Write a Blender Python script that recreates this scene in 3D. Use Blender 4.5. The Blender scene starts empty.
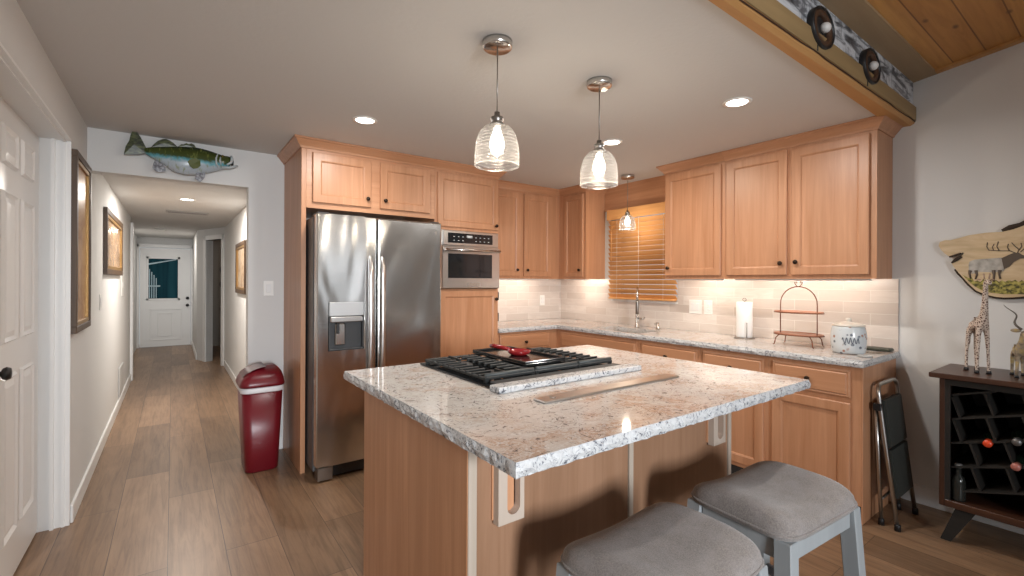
import bpy, bmesh, math, random
from mathutils import Vector, Matrix, noise
random.seed(7)
PI = math.pi
SC = bpy.context.scene
COL = SC.collection
# ------------------------------------------------------------------ measures of the room (metres)
XL, XR, YB, HC = -0.4526, 3.6957, 4.0767, 2.3367     # left wall, right wall, kitchen back wall, kitchen ceiling
YBEAM, YLIV = 0.93, -3.2                              # beam across the room, far end of the living room
HH = 2.17                                             # hall ceiling
# ------------------------------------------------------------------ camera
YAW, ROLL, FPX = 0.6313, 0.0048, 464.1
s_, c_ = math.sin(YAW), math.cos(YAW)
fw, rt, up = Vector((s_, c_, 0)), Vector((c_, -s_, 0)), Vector((0, 0, 1))
cr_, sr_ = math.cos(ROLL), math.sin(ROLL)
Rc = rt*cr_ + up*sr_
Uc = up*cr_ - rt*sr_
cam = bpy.data.cameras.new('camera')
cam.sensor_width = 36; cam.lens = FPX/1024*36
cam.shift_y = -(288-280.9)/1024
cam.clip_start = .02; cam.clip_end = 100
co = bpy.data.objects.new('camera', cam); COL.objects.link(co)
M = Matrix((Rc, Uc, -fw)).transposed().to_4x4(); M.translation = (0, 0, 1.348)
co.matrix_world = M
SC.camera = co
# ------------------------------------------------------------------ world, exposure
W = bpy.data.worlds.new('sky'); SC.world = W; W.use_nodes = True
bg = W.node_tree.nodes['Background']; bg.inputs[0].default_value = (.90, .95, 1, 1); bg.inputs[1].default_value = .55
SC.view_settings.view_transform = 'Standard'; SC.view_settings.look = 'None'
SC.view_settings.gamma = 1; SC.view_settings.exposure = 0.1
SC.view_settings.use_curve_mapping = False
def light(name, typ, loc, power, col, size=None, size_y=None, direction=None, spread=None, shape=None):
    l = bpy.data.lights.new(name, typ); l.energy = power; l.color = col
    if typ == 'AREA':
        l.shape = shape or ('RECTANGLE' if size_y else 'DISK'); l.size = size
        if size_y: l.size_y = size_y
        if spread: l.spread = spread
    elif size is not None: l.shadow_soft_size = size
    o = bpy.data.objects.new(name, l); o.location = loc; COL.objects.link(o)
    if direction is not None: o.rotation_euler = Vector(direction).to_track_quat('-Z', 'Y').to_euler()
    return o
WARM, DAY, NEUT = (1, .84, .66), (.90, .95, 1), (1, .975, .94)
# daylight through the glass doors at the far end of the living room, plus an added fill
light('daylight_patio_door', 'AREA', (.05, YLIV+.06, 1.55), 42, DAY, .7, .9, (1.0, 4.3, -.75), math.radians(75))
light('ambient_fill_window', 'AREA', (2.4, YLIV+.06, 1.5), 5, DAY, 1.6, 1.2, (0, 1, 0))  # unseen second window, added for ambient fill

# ------------------------------------------------------------------ materials
def mat(name, col=(.8, .8, .8), rough=.5, metal=0, **kw):
    m = bpy.data.materials.new(name); m.use_nodes = True
    b = m.node_tree.nodes['Principled BSDF']
    b.inputs['Base Color'].default_value = (*col, 1)
    b.inputs['Roughness'].default_value = rough; b.inputs['Metallic'].default_value = metal
    for k, v in kw.items(): b.inputs[k.replace('_', ' ')].default_value = v
    return m
def N(m, t, **kw):
    n = m.node_tree.nodes.new(t)
    for k, v in kw.items():
        if hasattr(n, k): setattr(n, k, v)
        else: n.inputs[k.replace('_', ' ')].default_value = v
    return n
def L(m, a, b): m.node_tree.links.new(a, b)
def BS(m): return m.node_tree.nodes['Principled BSDF']
def ramp(m, fac, stops, interp='LINEAR'):
    r = N(m, 'ShaderNodeValToRGB'); r.color_ramp.interpolation = interp
    e = r.color_ramp.elements
    while len(e) < len(stops): e.new(.5)
    for i, (p, c) in enumerate(stops):
        e[i].position = p; e[i].color = (*c, 1) if len(c) == 3 else c
    L(m, fac, r.inputs[0]); return r.outputs[0]
def pos(m, scale=(1, 1, 1), rot=(0, 0, 0), loc=(0, 0, 0), obj=False):
    g = N(m, 'ShaderNodeTexCoord' if obj else 'ShaderNodeNewGeometry')
    mp = N(m, 'ShaderNodeMapping')
    mp.inputs['Scale'].default_value = scale; mp.inputs['Rotation'].default_value = rot; mp.inputs['Location'].default_value = loc
    L(m, g.outputs['Object' if obj else 'Position'], mp.inputs[0]); return mp.outputs[0]
def noise_tex(m, vec, scale=5, detail=4, rough=.5, dist=0):
    n = N(m, 'ShaderNodeTexNoise'); n.inputs['Scale'].default_value = scale; n.inputs['Detail'].default_value = detail
    n.inputs['Roughness'].default_value = rough; n.inputs['Distortion'].default_value = dist
    L(m, vec, n.inputs['Vector']); return n.outputs['Fac']
def mixc(m, fac, a, b, mode='MIX'):
    n = N(m, 'ShaderNodeMix'); n.data_type = 'RGBA'; n.blend_type = mode
    for i, v in ((0, fac), (6, a), (7, b)):
        if isinstance(v, (int, float)): n.inputs[i].default_value = v
        elif isinstance(v, tuple): n.inputs[i].default_value = (*v, 1)
        else: L(m, v, n.inputs[i])
    return n.outputs[2]
def bump(m, h, strength=.2, dist=.01):
    b = N(m, 'ShaderNodeBump'); b.inputs['Strength'].default_value = strength; b.inputs['Distance'].default_value = dist
    L(m, h, b.inputs['Height']); L(m, b.outputs[0], BS(m).inputs['Normal'])
def wood(name, a, b, axis='z', sc=28, rough=.38, knots=None, obj=True):
    m = mat(name, a, rough)
    s = [sc, sc, sc]; s['xyz'.index(axis)] = sc*.05
    v = pos(m, tuple(s), obj=obj)
    f = noise_tex(m, v, 1, 6, .6, .6)
    col = ramp(m, f, [(.3, b), (.5, tuple((x+y)/2 for x, y in zip(a, b))), (.68, a)])
    s2 = [6, 6, 6]; s2['xyz'.index(axis)] = .8
    f2 = noise_tex(m, pos(m, tuple(s2), obj=obj), 1, 3)
    col = mixc(m, ramp(m, f2, [(.35, (0, 0, 0)), (.7, (.35,)*3)]), col, tuple(x*.72 for x in b), 'MIX')
    if knots:
        s3 = [5, 5, 5]; s3['xyz'.index(axis)] = 1.6
        vo = N(m, 'ShaderNodeTexVoronoi'); vo.inputs['Scale'].default_value = 1
        L(m, pos(m, tuple(s3), obj=obj), vo.inputs['Vector'])
        k = ramp(m, vo.outputs['Distance'], [(.03, (1, 1, 1)), (.11, (0, 0, 0))])
        col = mixc(m, k, col, knots)
    L(m, col, BS(m).inputs['Base Color'])
    bump(m, f, .06, .003)
    return m
MA, MB_ = (.575, .298, .165), (.45, .212, .105)
M_ = {}
M_['maple'] = wood('maple_vertical', MA, MB_, 'z')
M_['maple_x'] = wood('maple_grain_along_x', MA, MB_, 'x')
M_['maple_y'] = wood('maple_grain_along_y', MA, MB_, 'y')
M_['walnut'] = wood('walnut', (.085, .034, .018), (.04, .017, .010), 'y', 22, .35)
M_['walnut_z'] = wood('walnut_vertical', (.085, .034, .018), (.04, .017, .010), 'z', 22, .35)
M_['pine'] = wood('knotty_pine_beam', (.60, .335, .125), (.47, .235, .075), 'x', 14, .55, (.16, .06, .02))
M_['white_wall'] = mat('painted_wall', (.69, .69, .68), .85)
M_['ceiling'] = mat('ceiling_paint', (.62, .61, .595), .9)
def texbump(m, sc=60, st=.15):
    bump(m, noise_tex(m, pos(m), sc, 3), st, .004)
texbump(M_['white_wall'], 90, .12); texbump(M_['ceiling'], 45, .3)
M_['trim'] = mat('white_semigloss_paint', (.80, .80, .79), .35)
M_['plastic_white'] = mat('white_plastic', (.82, .81, .78), .35)
M_['black'] = mat('black_iron', (.012, .012, .013), .45)
M_['black_gloss'] = mat('black_glass', (.010, .011, .013), .06)
M_['dark'] = mat('dark_grey_plastic', (.035, .036, .038), .5)
M_['bronze'] = mat('oil_rubbed_bronze', (.035, .022, .015), .35, .8)
M_['chrome'] = mat('brushed_nickel', (.62, .60, .57), .22, 1)
M_['nickel_dark'] = mat('aged_pewter', (.28, .26, .24), .35, 1)
# floor : wide planks running down the hall
def floor_mat():
    m = mat('plank_floor', (.3, .2, .14), .38)
    g = N(m, 'ShaderNodeNewGeometry'); sx = N(m, 'ShaderNodeSeparateXYZ'); L(m, g.outputs['Position'], sx.inputs[0])
    cb = N(m, 'ShaderNodeCombineXYZ'); L(m, sx.outputs['Y'], cb.inputs['X'])
    ad = N(m, 'ShaderNodeMath'); ad.operation = 'ADD'; ad.inputs[1].default_value = .014 + .234*20; L(m, sx.outputs['X'], ad.inputs[0])
    L(m, ad.outputs[0], cb.inputs['Y'])
    b = N(m, 'ShaderNodeTexBrick'); L(m, cb.outputs[0], b.inputs['Vector'])
    b.offset = .37; b.offset_frequency = 2; b.squash = 1
    for k, v in {'Scale': 1, 'Mortar Size': .0016, 'Mortar Smooth': .1, 'Brick Width': 1.35, 'Row Height': .234, 'Bias': 0}.items(): b.inputs[k].default_value = v
    b.inputs['Color1'].default_value = (0, 0, 0, 1); b.inputs['Color2'].default_value = (1, 1, 1, 1); b.inputs['Mortar'].default_value = (.5, .5, .5, 1)
    plank = ramp(m, b.outputs['Color'], [(0, (.205, .126, .074)), (.35, (.25, .152, .088)), (.7, (.285, .175, .102)), (1, (.33, .205, .122))])
    f = noise_tex(m, pos(m, (34, 1.9, 1)), 1, 7, .65, 1.2)
    grain = ramp(m, f, [(.3, (.62, .60, .58)), (.55, (1, 1, 1)), (.75, (1.12, 1.1, 1.06))])
    col = mixc(m, 1, plank, grain, 'MULTIPLY')
    f2 = noise_tex(m, pos(m, (5, 1.3, 1)), 1, 4, .6, 1.5)
    col = mixc(m, ramp(m, f2, [(.42, (0, 0, 0)), (.62, (.6, .6, .6))]), col, mixc(m, 1, col, (.72, .68, .66), 'MULTIPLY'))
    vo = N(m, 'ShaderNodeTexVoronoi'); vo.inputs['Scale'].default_value = 1; L(m, pos(m, (3.2, 1.1, 1)), vo.inputs['Vector'])
    col = mixc(m, ramp(m, vo.outputs['Distance'], [(.0, (.7,)*3), (.09, (0, 0, 0))]), col, (.11, .07, .045))
    col = mixc(m, b.outputs['Fac'], col, (.07, .045, .03))
    L(m, col, BS(m).inputs['Base Color']); bump(m, f, .08, .002)
    return m
M_['floor'] = floor_mat()
def granite():
    m = mat('speckled_granite', (.6, .58, .55), .07)
    v = pos(m)
    f = noise_tex(m, v, 5, 5, .6, 1.5)
    base = ramp(m, f, [(.36, (.62, .595, .57)), (.48, (.57, .50, .45)), (.6, (.50, .37, .29)), (.75, (.60, .55, .51))])
    fL = noise_tex(m, v, 2.2, 3, .5, 1.0)
    base = mixc(m, ramp(m, fL, [(.42, (0, 0, 0)), (.58, (.75,)*3)]), base, (.63, .61, .59))
    f2 = noise_tex(m, v, 38, 6, .75, 2.2)
    base = mixc(m, ramp(m, f2, [(.50, (0, 0, 0)), (.58, (.8,)*3)]), base, (.70, .69, .68))
    f3 = noise_tex(m, pos(m, (1, 1, 1), (0, 0, .6)), 15, 7, .72, 3.5)
    base = mixc(m, ramp(m, f3, [(.385, (.95,)*3), (.425, (0, 0, 0))]), base, (.13, .115, .115))
    f4 = noise_tex(m, pos(m, (1.6, 3.4, 2), (0, 0, .5)), 4.2, 5, .6, 2.6)
    f5 = noise_tex(m, v, 7, 4, .6)
    mk = N(m, 'ShaderNodeMath'); mk.operation = 'MULTIPLY'
    L(m, ramp(m, f4, [(.484, (0, 0, 0)), (.50, (1, 1, 1)), (.516, (0, 0, 0))]), mk.inputs[0]); L(m, ramp(m, f5, [(.47, (0, 0, 0)), (.56, (.95,)*3)]), mk.inputs[1])
    base = mixc(m, mk.outputs[0], base, (.15, .095, .08))
    L(m, base, BS(m).inputs['Base Color'])
    return m
M_['granite'] = granite()
def chiselled():
    m = mat('chiselled_granite_edge', (.55, .56, .58), .22)
    f = noise_tex(m, pos(m), 34, 7, .75, 2)
    L(m, ramp(m, f, [(.38, (.06, .065, .08)), (.43, (.34, .35, .37)), (.48, (.56, .565, .57)), (.7, (.64, .64, .63))]), BS(m).inputs['Base Color'])
    bump(m, noise_tex(m, pos(m), 45, 5, .7), .6, .01)
    return m
M_['granite_edge'] = chiselled()
def tiles(name, ax):
    m = mat(name, (.6, .5, .42), .28)
    g = N(m, 'ShaderNodeNewGeometry'); sx = N(m, 'ShaderNodeSeparateXYZ'); L(m, g.outputs['Position'], sx.inputs[0])
    cb = N(m, 'ShaderNodeCombineXYZ'); L(m, sx.outputs[ax], cb.inputs['X'])
    ad = N(m, 'ShaderNodeMath'); ad.operation = 'ADD'; ad.inputs[1].default_value = -.916; L(m, sx.outputs['Z'], ad.inputs[0]); L(m, ad.outputs[0], cb.inputs['Y'])
    b = N(m, 'ShaderNodeTexBrick'); L(m, cb.outputs[0], b.inputs['Vector']); b.offset = .5
    for k, v in {'Scale': 1, 'Mortar Size': .0022, 'Mortar Smooth': .2, 'Brick Width': .305, 'Row Height': .0765, 'Bias': 0}.items(): b.inputs[k].default_value = v
    b.inputs['Color1'].default_value = (0, 0, 0, 1); b.inputs['Color2'].default_value = (1, 1, 1, 1); b.inputs['Mortar'].default_value = (.5, .5, .5, 1)
    c = ramp(m, b.outputs['Color'], [(0, (.56, .49, .44)), (.5, (.65, .58, .53)), (1, (.72, .66, .61))])
    f = noise_tex(m, pos(m, (3, 3, 14)), 2, 5, .6, 1)
    c = mixc(m, ramp(m, f, [(.35, (.6,)*3), (.65, (0, 0, 0))]), c, (.57, .50, .45))
    c = mixc(m, b.outputs['Fac'], c, (.72, .68, .63))
    L(m, c, BS(m).inputs['Base Color'])
    iv = N(m, 'ShaderNodeMath'); iv.operation = 'SUBTRACT'; iv.inputs[0].default_value = 1; L(m, b.outputs['Fac'], iv.inputs[1])
    bump(m, iv.outputs[0], .5, .003)
    return m
M_['tile_y'] = tiles('marble_subway_tile', 'Y'); M_['tile_x'] = tiles('marble_subway_tile_back', 'X')
def steel(name='brushed_steel', wob=.8, col=(.56, .555, .545), rough=.2):
    m = mat(name, col, rough, 1)
    b1 = noise_tex(m, pos(m, (2.2, 2.2, .8)), 1, 2, .5, .6)
    b2 = noise_tex(m, pos(m, (8, 8, 500)), 1, 2)
    ad = N(m, 'ShaderNodeMath'); ad.operation = 'MULTIPLY_ADD'; ad.inputs[1].default_value = .004; L(m, b2, ad.inputs[0]); L(m, b1, ad.inputs[2])
    bump(m, ad.outputs[0], wob, .05)
    return m
M_['steel'] = steel(); M_['steel_flat'] = steel('brushed_steel_flat', .02, (.6, .58, .56), .28)
def fabric():
    m = mat('grey_tweed', (.25, .23, .225), .95)
    f = noise_tex(m, pos(m), 260, 3, .7); f2 = noise_tex(m, pos(m), 22, 4)
    c = ramp(m, f, [(.3, (.13, .115, .105)), (.7, (.28, .245, .225))])
    c = mixc(m, ramp(m, f2, [(.4, (0, 0, 0)), (.7, (.4,)*3)]), c, (.29, .265, .26))
    L(m, c, BS(m).inputs['Base Color']); bump(m, f, .5, .002)
    BS(m).inputs['Sheen Weight'].default_value = .25
    return m
M_['fabric'] = fabric()
M_['stool_paint'] = wood('grey_blue_stool_paint', (.33, .35, .36), (.28, .30, .31), 'z', 20, .5)
M_['red_plastic'] = mat('deep_red_plastic', (.15, .005, .012), .33)
M_['red_gloss'] = mat('red_enamel', (.23, .010, .012), .15)
M_['bag'] = mat('white_bin_liner', (.75, .74, .76), .5)
def emit(name, col, st):
    m = mat(name, (0, 0, 0), .5); BS(m).inputs['Emission Color'].default_value = (*col, 1); BS(m).inputs['Emission Strength'].default_value = st; return m
M_['lamp'] = emit('lit_lamp_face', (1, .95, .86), 9)
M_['filament'] = emit('glowing_bulb', (1, .92, .80), 8)
def thin_glass(name='clear_ribbed_glass', ribs=0, tint=(1, 1, 1)):
    m = bpy.data.materials.new(name); m.use_nodes = True; nt = m.node_tree; nt.nodes.clear()
    out = nt.nodes.new('ShaderNodeOutputMaterial'); mx = nt.nodes.new('ShaderNodeMixShader')
    tr = nt.nodes.new('ShaderNodeBsdfTransparent'); tr.inputs[0].default_value = (*tint, 1)
    gl = nt.nodes.new('ShaderNodeBsdfGlossy'); gl.inputs['Roughness'].default_value = .10 if ribs else .04
    lw = nt.nodes.new('ShaderNodeLayerWeight'); lw.inputs[0].default_value = .35
    r = nt.nodes.new('ShaderNodeMapRange'); r.inputs['To Min'].default_value = .10; r.inputs['To Max'].default_value = .8
    nt.links.new(lw.outputs['Fresnel'], r.inputs[0]); nt.links.new(r.outputs[0], mx.inputs[0])
    nt.links.new(tr.outputs[0], mx.inputs[1]); nt.links.new(gl.outputs[0], mx.inputs[2]); nt.links.new(mx.outputs[0], out.inputs[0])
    if ribs:
        tl = nt.nodes.new('ShaderNodeBsdfTranslucent'); tl.inputs[0].default_value = (.9, .9, .9, 1)
        m2 = nt.nodes.new('ShaderNodeMixShader'); m2.inputs[0].default_value = .16
        nt.links.new(gl.outputs[0], m2.inputs[1]); nt.links.new(tl.outputs[0], m2.inputs[2]); nt.links.new(m2.outputs[0], mx.inputs[2])
        g = nt.nodes.new('ShaderNodeTexCoord'); w = nt.nodes.new('ShaderNodeTexWave'); w.bands_direction = 'Z'; w.inputs['Scale'].default_value = ribs
        w.inputs['Distortion'].default_value = .6
        nt.links.new(g.outputs['Object'], w.inputs['Vector']); b = nt.nodes.new('ShaderNodeBump'); b.inputs['Strength'].default_value = .8; b.inputs['Distance'].default_value = .01
        nt.links.new(w.outputs['Fac'], b.inputs['Height']); nt.links.new(b.outputs[0], gl.inputs['Normal']); nt.links.new(b.outputs[0], lw.inputs['Normal'])
    return m
M_['glass'] = thin_glass(ribs=22)
M_['pane'] = thin_glass('window_glass')
M_['blind'] = wood('honey_wood_slats', (.78, .42, .17), (.66, .32, .11), 'y', 30, .4)

# ------------------------------------------------------------------ mesh tools
def chain(o):
    m = Matrix.Identity(4)
    while o is not None:
        m = Matrix.LocRotScale(o.location, o.rotation_euler, None) @ m; o = o.parent
    return m
class MB:
    def __init__(s): s.b = bmesh.new()
    def add(s, verts, faces, smooth=False):
        vs = [s.b.verts.new(v) for v in verts]
        for f in faces:
            try:
                fc = s.b.faces.new([vs[i] for i in f]); fc.smooth = smooth
            except ValueError: pass
        return vs
    def box(s, x0, x1, y0, y1, z0, z1, bev=0, rot=None, seg=1):
        x0, x1 = min(x0, x1), max(x0, x1); y0, y1 = min(y0, y1), max(y0, y1); z0, z1 = min(z0, z1), max(z0, z1)
        t = bmesh.new()
        v = [t.verts.new((x, y, z)) for x in (x0, x1) for y in (y0, y1) for z in (z0, z1)]
        for f in ((0, 1, 3, 2), (4, 6, 7, 5), (0, 4, 5, 1), (2, 3, 7, 6), (0, 2, 6, 4), (1, 5, 7, 3)): t.faces.new([v[i] for i in f])
        if bev: bmesh.ops.bevel(t, geom=t.edges[:], offset=bev, segments=seg, affect='EDGES', profile=.5)
        if rot: bmesh.ops.transform(t, matrix=rot, verts=t.verts[:])
        s.merge(t); return s
    def merge(s, t):
        t.verts.ensure_lookup_table(); mp = {}
        for v in t.verts: mp[v] = s.b.verts.new(v.co)
        for f in t.faces:
            try: n = s.b.faces.new([mp[v] for v in f.verts]); n.smooth = f.smooth
            except ValueError: pass
        t.free()
    def tube(s, pts, r, seg=10, closed=False, caps=True):
        P = [Vector(p) for p in pts]; n = len(P); R = r if isinstance(r, (list, tuple)) else [r]*n
        rings = []; prev = None
        for i, p in enumerate(P):
            if closed: t = P[(i+1) % n]-P[i-1]
            else: t = P[min(i+1, n-1)]-P[max(i-1, 0)]
            t.normalize()
            if prev is None:
                a = Vector((0, 0, 1)) if abs(t.z) < .9 else Vector((1, 0, 0))
                u = t.cross(a).normalized()
            else: u = (prev - t*prev.dot(t)).normalized()
            prev = u; w = t.cross(u)
            rings.append([s.b.verts.new(p+(u*math.cos(2*PI*k/seg)+w*math.sin(2*PI*k/seg))*R[i]) for k in range(seg)])
        for i in range(n if closed else n-1):
            a, b = rings[i], rings[(i+1) % n]
            for k in range(seg):
                f = s.b.faces.new((a[k], a[(k+1) % seg], b[(k+1) % seg], b[k])); f.smooth = True
        if caps and not closed:
            s.b.faces.new(rings[0][::-1]); s.b.faces.new(rings[-1])
        return s
    def lathe(s, prof, c=(0, 0, 0), seg=32, axis='z', smooth=True, caps=True, sx=1.0):
        rings = []
        for r, z in prof:
            ring = []
            for k in range(seg):
                a = 2*PI*k/seg; x, y = r*math.cos(a)*sx, r*math.sin(a)
                p = {'z': (x, y, z), 'y': (x, z, y), 'x': (z, x, y)}[axis]
                ring.append(s.b.verts.new((c[0]+p[0], c[1]+p[1], c[2]+p[2])))
            rings.append(ring)
        for a, b in zip(rings, rings[1:]):
            for k in range(seg):
                f = s.b.faces.new((a[k], a[(k+1) % seg], b[(k+1) % seg], b[k])); f.smooth = smooth
        if caps and prof[0][0] > 1e-5: s.b.faces.new(rings[0][::-1])
        if caps and prof[-1][0] > 1e-5: s.b.faces.new(rings[-1])
        return s
    def prism(s, poly, axis, a0, a1):
        """poly in the two other axes (in xyz order), extruded along axis"""
        def P(u, v, w): return {'x': (w, u, v), 'y': (u, w, v), 'z': (u, v, w)}[axis]
        n = len(poly); v = [P(u, q, a0) for u, q in poly]+[P(u, q, a1) for u, q in poly]
        s.add(v, [tuple(range(n))[::-1], tuple(range(n, 2*n))]+[(i, (i+1) % n, n+(i+1) % n, n+i) for i in range(n)])
        return s
    def sphere(s, c, r, seg=16, sc=(1, 1, 1)):
        t = bmesh.new(); bmesh.ops.create_uvsphere(t, u_segments=seg, v_segments=max(6, seg//2), radius=r)
        for v in t.verts: v.co = Vector((v.co.x*sc[0]+c[0], v.co.y*sc[1]+c[1], v.co.z*sc[2]+c[2]))
        for f in t.faces: f.smooth = True
        s.merge(t); return s
    def build(s, name, m, parent=None, mods=None):
        bm = s.b
        if parent is None:
            xs = [v.co.x for v in bm.verts]; ys = [v.co.y for v in bm.verts]; zs = [v.co.z for v in bm.verts]
            base = Vector(((min(xs)+max(xs))/2, (min(ys)+max(ys))/2, min(zs)))
            for v in bm.verts: v.co -= base
        else:
            inv = chain(parent).inverted()
            bmesh.ops.transform(bm, matrix=inv, verts=bm.verts[:])
        bmesh.ops.remove_doubles(bm, verts=bm.verts[:], dist=1e-6)
        bmesh.ops.recalc_face_normals(bm, faces=bm.faces[:])
        me = bpy.data.meshes.new(name); bm.to_mesh(me); bm.free()
        for x in (m if isinstance(m, list) else [m]): me.materials.append(x)
        o = bpy.data.objects.new(name, me); COL.objects.link(o)
        if parent is None: o.location = base
        else: o.parent = parent
        return o
def tag(o, label, cat, group=None):
    o['label'] = label; o['category'] = cat
    if group: o['group'] = group
    return o
def thing(name, label, cat, loc, rz=0, group=None):
    o = bpy.data.objects.new(name, None); COL.objects.link(o); o.empty_display_size = .1
    o.location = loc; o.rotation_euler = (0, 0, rz)
    return tag(o, label, cat, group)
def struct(name, mb, m, parent=None, mods=None):
    o = mb.build(name, m, parent)
    if parent is None: o['kind'] = 'structure'
    return o
def copy_tree(o, parent=None):
    c = o.copy(); COL.objects.link(c); c.parent = parent
    for ch in list(o.children): copy_tree(ch, c)
    return c

def rrect(cx, cy, hx, hy, r, z, n=5):
    out = []
    for sx, sy, a0 in ((1, 1, 0), (-1, 1, PI/2), (-1, -1, PI), (1, -1, 1.5*PI)):
        for k in range(n+1):
            a = a0+PI/2*k/n; out.append((cx+sx*(hx-r)+r*math.cos(a), cy+sy*(hy-r)+r*math.sin(a), z))
    return out
def loft(rings, cap0=True, cap1=True, smooth=True):
    mb = MB(); n = len(rings[0]); v = [p for r in rings for p in r]
    fs = [(i*n+k, i*n+(k+1) % n, (i+1)*n+(k+1) % n, (i+1)*n+k) for i in range(len(rings)-1) for k in range(n)]
    mb.add(v, fs, smooth)
    if cap0: mb.add(rings[0], [tuple(range(n))[::-1]])
    if cap1: mb.add(rings[-1], [tuple(range(n))])
    return mb
# ------------------------------------------------------------------ shell
T = .12
struct('floor', MB().box(XL-1.2, XR+.3, YLIV-.2, YB+8.2, -.08, 0), M_['floor'])
struct('ceiling', MB().box(XL-.2, XR+.1, .88, YB+T, HC, HC+.12), M_['ceiling'])
struct('ceiling_hall', MB().box(XL-.5, 1.6, YB+T, YB+8.2, HH, HH+.1), M_['ceiling'])
DY0, DY1, DZ = 1.965, 3.485, 2.11          # closet opening in the left wall
wl = MB()
wl.box(XL-.17, XL, YLIV, DY0, 0, 3.3).box(XL-.17, XL, DY0, DY1, DZ, 3.3).box(XL-.17, XL, DY1, YB+T, 0, 2.6).box(XL-.17, XL, YB+T, 8.0, 0, HH+.05)
struct('wall_left', wl, M_['white_wall'])
struct('wall_hall_left', MB().box(XL-T-.02, XL-.11, 8.0, 11.75, 0, HH+.05), M_['white_wall'])
WY0, WY1, WZ0, WZ1 = 2.505, 3.29, 1.165, 2.08
wr = MB()
wr.box(XR, XR+T, YLIV, WY0, 0, 3.3).box(XR, XR+T, WY1, YB+T, 0, 2.6).box(XR, XR+T, WY0, WY1, 0, WZ0).box(XR, XR+T, WY0, WY1, WZ1, 2.6)
struct('wall_right', wr, M_['white_wall'])
OX = .468
wb = MB()
wb.box(OX, XR, YB, YB+T, 0, 2.5).box(XL, OX, YB, YB+T, 2.057, 2.5)
struct('wall_back', wb, M_['white_wall'])
# living room end wall with the glass doors
we = MB()
we.box(XL, -.42, YLIV-T, YLIV, 0, 3.3).box(1.02, 1.5, YLIV-T, YLIV, 0, 3.3).box(3.3, XR, YLIV-T, YLIV, 0, 3.3)
we.box(-.42, 1.02, YLIV-T, YLIV, 2.3, 3.3).box(1.5, 3.3, YLIV-T, YLIV, 2.2, 3.3).box(1.5, 3.3, YLIV-T, YLIV, 0, .8)
struct('wall_front', we, M_['white_wall'])
for nm, x0, x1, z0, z1 in (('window_2', -.42, 1.02, .0, 2.3), ('fill_window', 1.5, 3.3, .8, 2.2)):  # the wide second one is unseen, added to let in ambient fill
    f = MB(); e = .06
    f.box(x0, x0+e, YLIV-.09, YLIV-.03, z0, z1).box(x1-e, x1, YLIV-.09, YLIV-.03, z0, z1).box(x0, x1, YLIV-.09, YLIV-.03, z0, z0+e)
    f.box(x0, x1, YLIV-.09, YLIV-.03, z1-e, z1).box((x0+x1)/2-.03, (x0+x1)/2+.03, YLIV-.09, YLIV-.03, z0, z1)
    w = struct(nm, f, M_['trim'])
    MB().box(x0+e, x1-e, YLIV-.065, YLIV-.06, z0+e, z1-e).build('pane', M_['pane'], w)
# hall : narrow part, slanted wall with a doorway, right wall
XH = .66
struct('wall_hall_right', MB().box(XH, XH+T, YB+T, 8.5, 0, HH+.05), M_['white_wall'])
struct('wall_hall_end', MB().box(XL-.3, -.53, 11.6, 11.72, 0, HH+.05).box(.30, .45, 11.6, 11.72, 0, HH+.05).box(-.53, .30, 11.6, 11.72, 1.975, HH+.05), M_['white_wall'])
struct('wall_hall_narrow', MB().box(.33, .45, 9.4, 11.6, 0, HH+.05), M_['white_wall'])
A = Vector((.33, 9.4, 0)); B = Vector((.66, 8.5, 0)); dv = (B-A).normalized(); nv = Vector((dv.y, -dv.x, 0))*-1
if nv.x < 0: nv = -nv
def slant(mb, a0, a1, z0, z1, d0, d1):
    v = []
    for z in (z0, z1):
        for a, d in ((a0, d0), (a1, d0), (a1, d1), (a0, d1)): p = A+dv*a+nv*d; v.append((p.x, p.y, z))
    mb.add(v, [(0, 3, 2, 1), (4, 5, 6, 7), (0, 1, 5, 4), (1, 2, 6, 5), (2, 3, 7, 6), (3, 0, 4, 7)]); return mb
Ls = (B-A).length
sl = MB(); slant(sl, 0, .33, 0, HH+.05, 0, .1); slant(sl, .86, Ls, 0, HH+.05, 0, .1); slant(sl, .33, .86, 1.99, HH+.05, 0, .1)
struct('wall_hall_slanted', sl, M_['white_wall'])
cs = MB(); slant(cs, .24, .33, 0, 2.06, -.015, .1); slant(cs, .86, .93, 0, 2.06, -.015, .1); slant(cs, .24, .93, 1.99, 2.06, -.015, .1)
struct('trim_2', cs, M_['trim'])
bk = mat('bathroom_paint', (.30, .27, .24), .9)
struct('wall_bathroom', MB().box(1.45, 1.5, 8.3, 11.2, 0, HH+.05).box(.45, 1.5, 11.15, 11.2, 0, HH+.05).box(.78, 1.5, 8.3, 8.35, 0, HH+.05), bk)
# baseboards
struct('baseboard_left', MB().box(XL, XL+.014, DY1+.01, 7.9, 0, .10, .004), M_['trim'])
struct('baseboard_right', MB().box(XR-.014, XR, YLIV, .905, 0, .115, .004), M_['trim'])
struct('baseboard_hall', MB().box(XH-.014, XH, YB+T, 8.45, 0, .1, .004), M_['trim'])
struct('baseboard_narrow', MB().box(.316, .33, 9.4, 11.58, 0, .1, .004), M_['trim'])
struct('baseboard_back', MB().box(OX+.0, .715, YB-.014, YB, 0, .1, .004), M_['trim'])
struct('trim_3', MB().box(XL-.11, XL+.03, 7.92, 8.04, 0, 2.1, .006), M_['trim'])
struct('trim_4', MB().box(-.60, -.53, 11.57, 11.6, 0, 2.04, .006).box(.30, .37, 11.57, 11.6, 0, 2.04, .006).box(-.60, .37, 11.57, 11.6, 1.975, 2.045, .006), M_['trim'])
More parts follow.
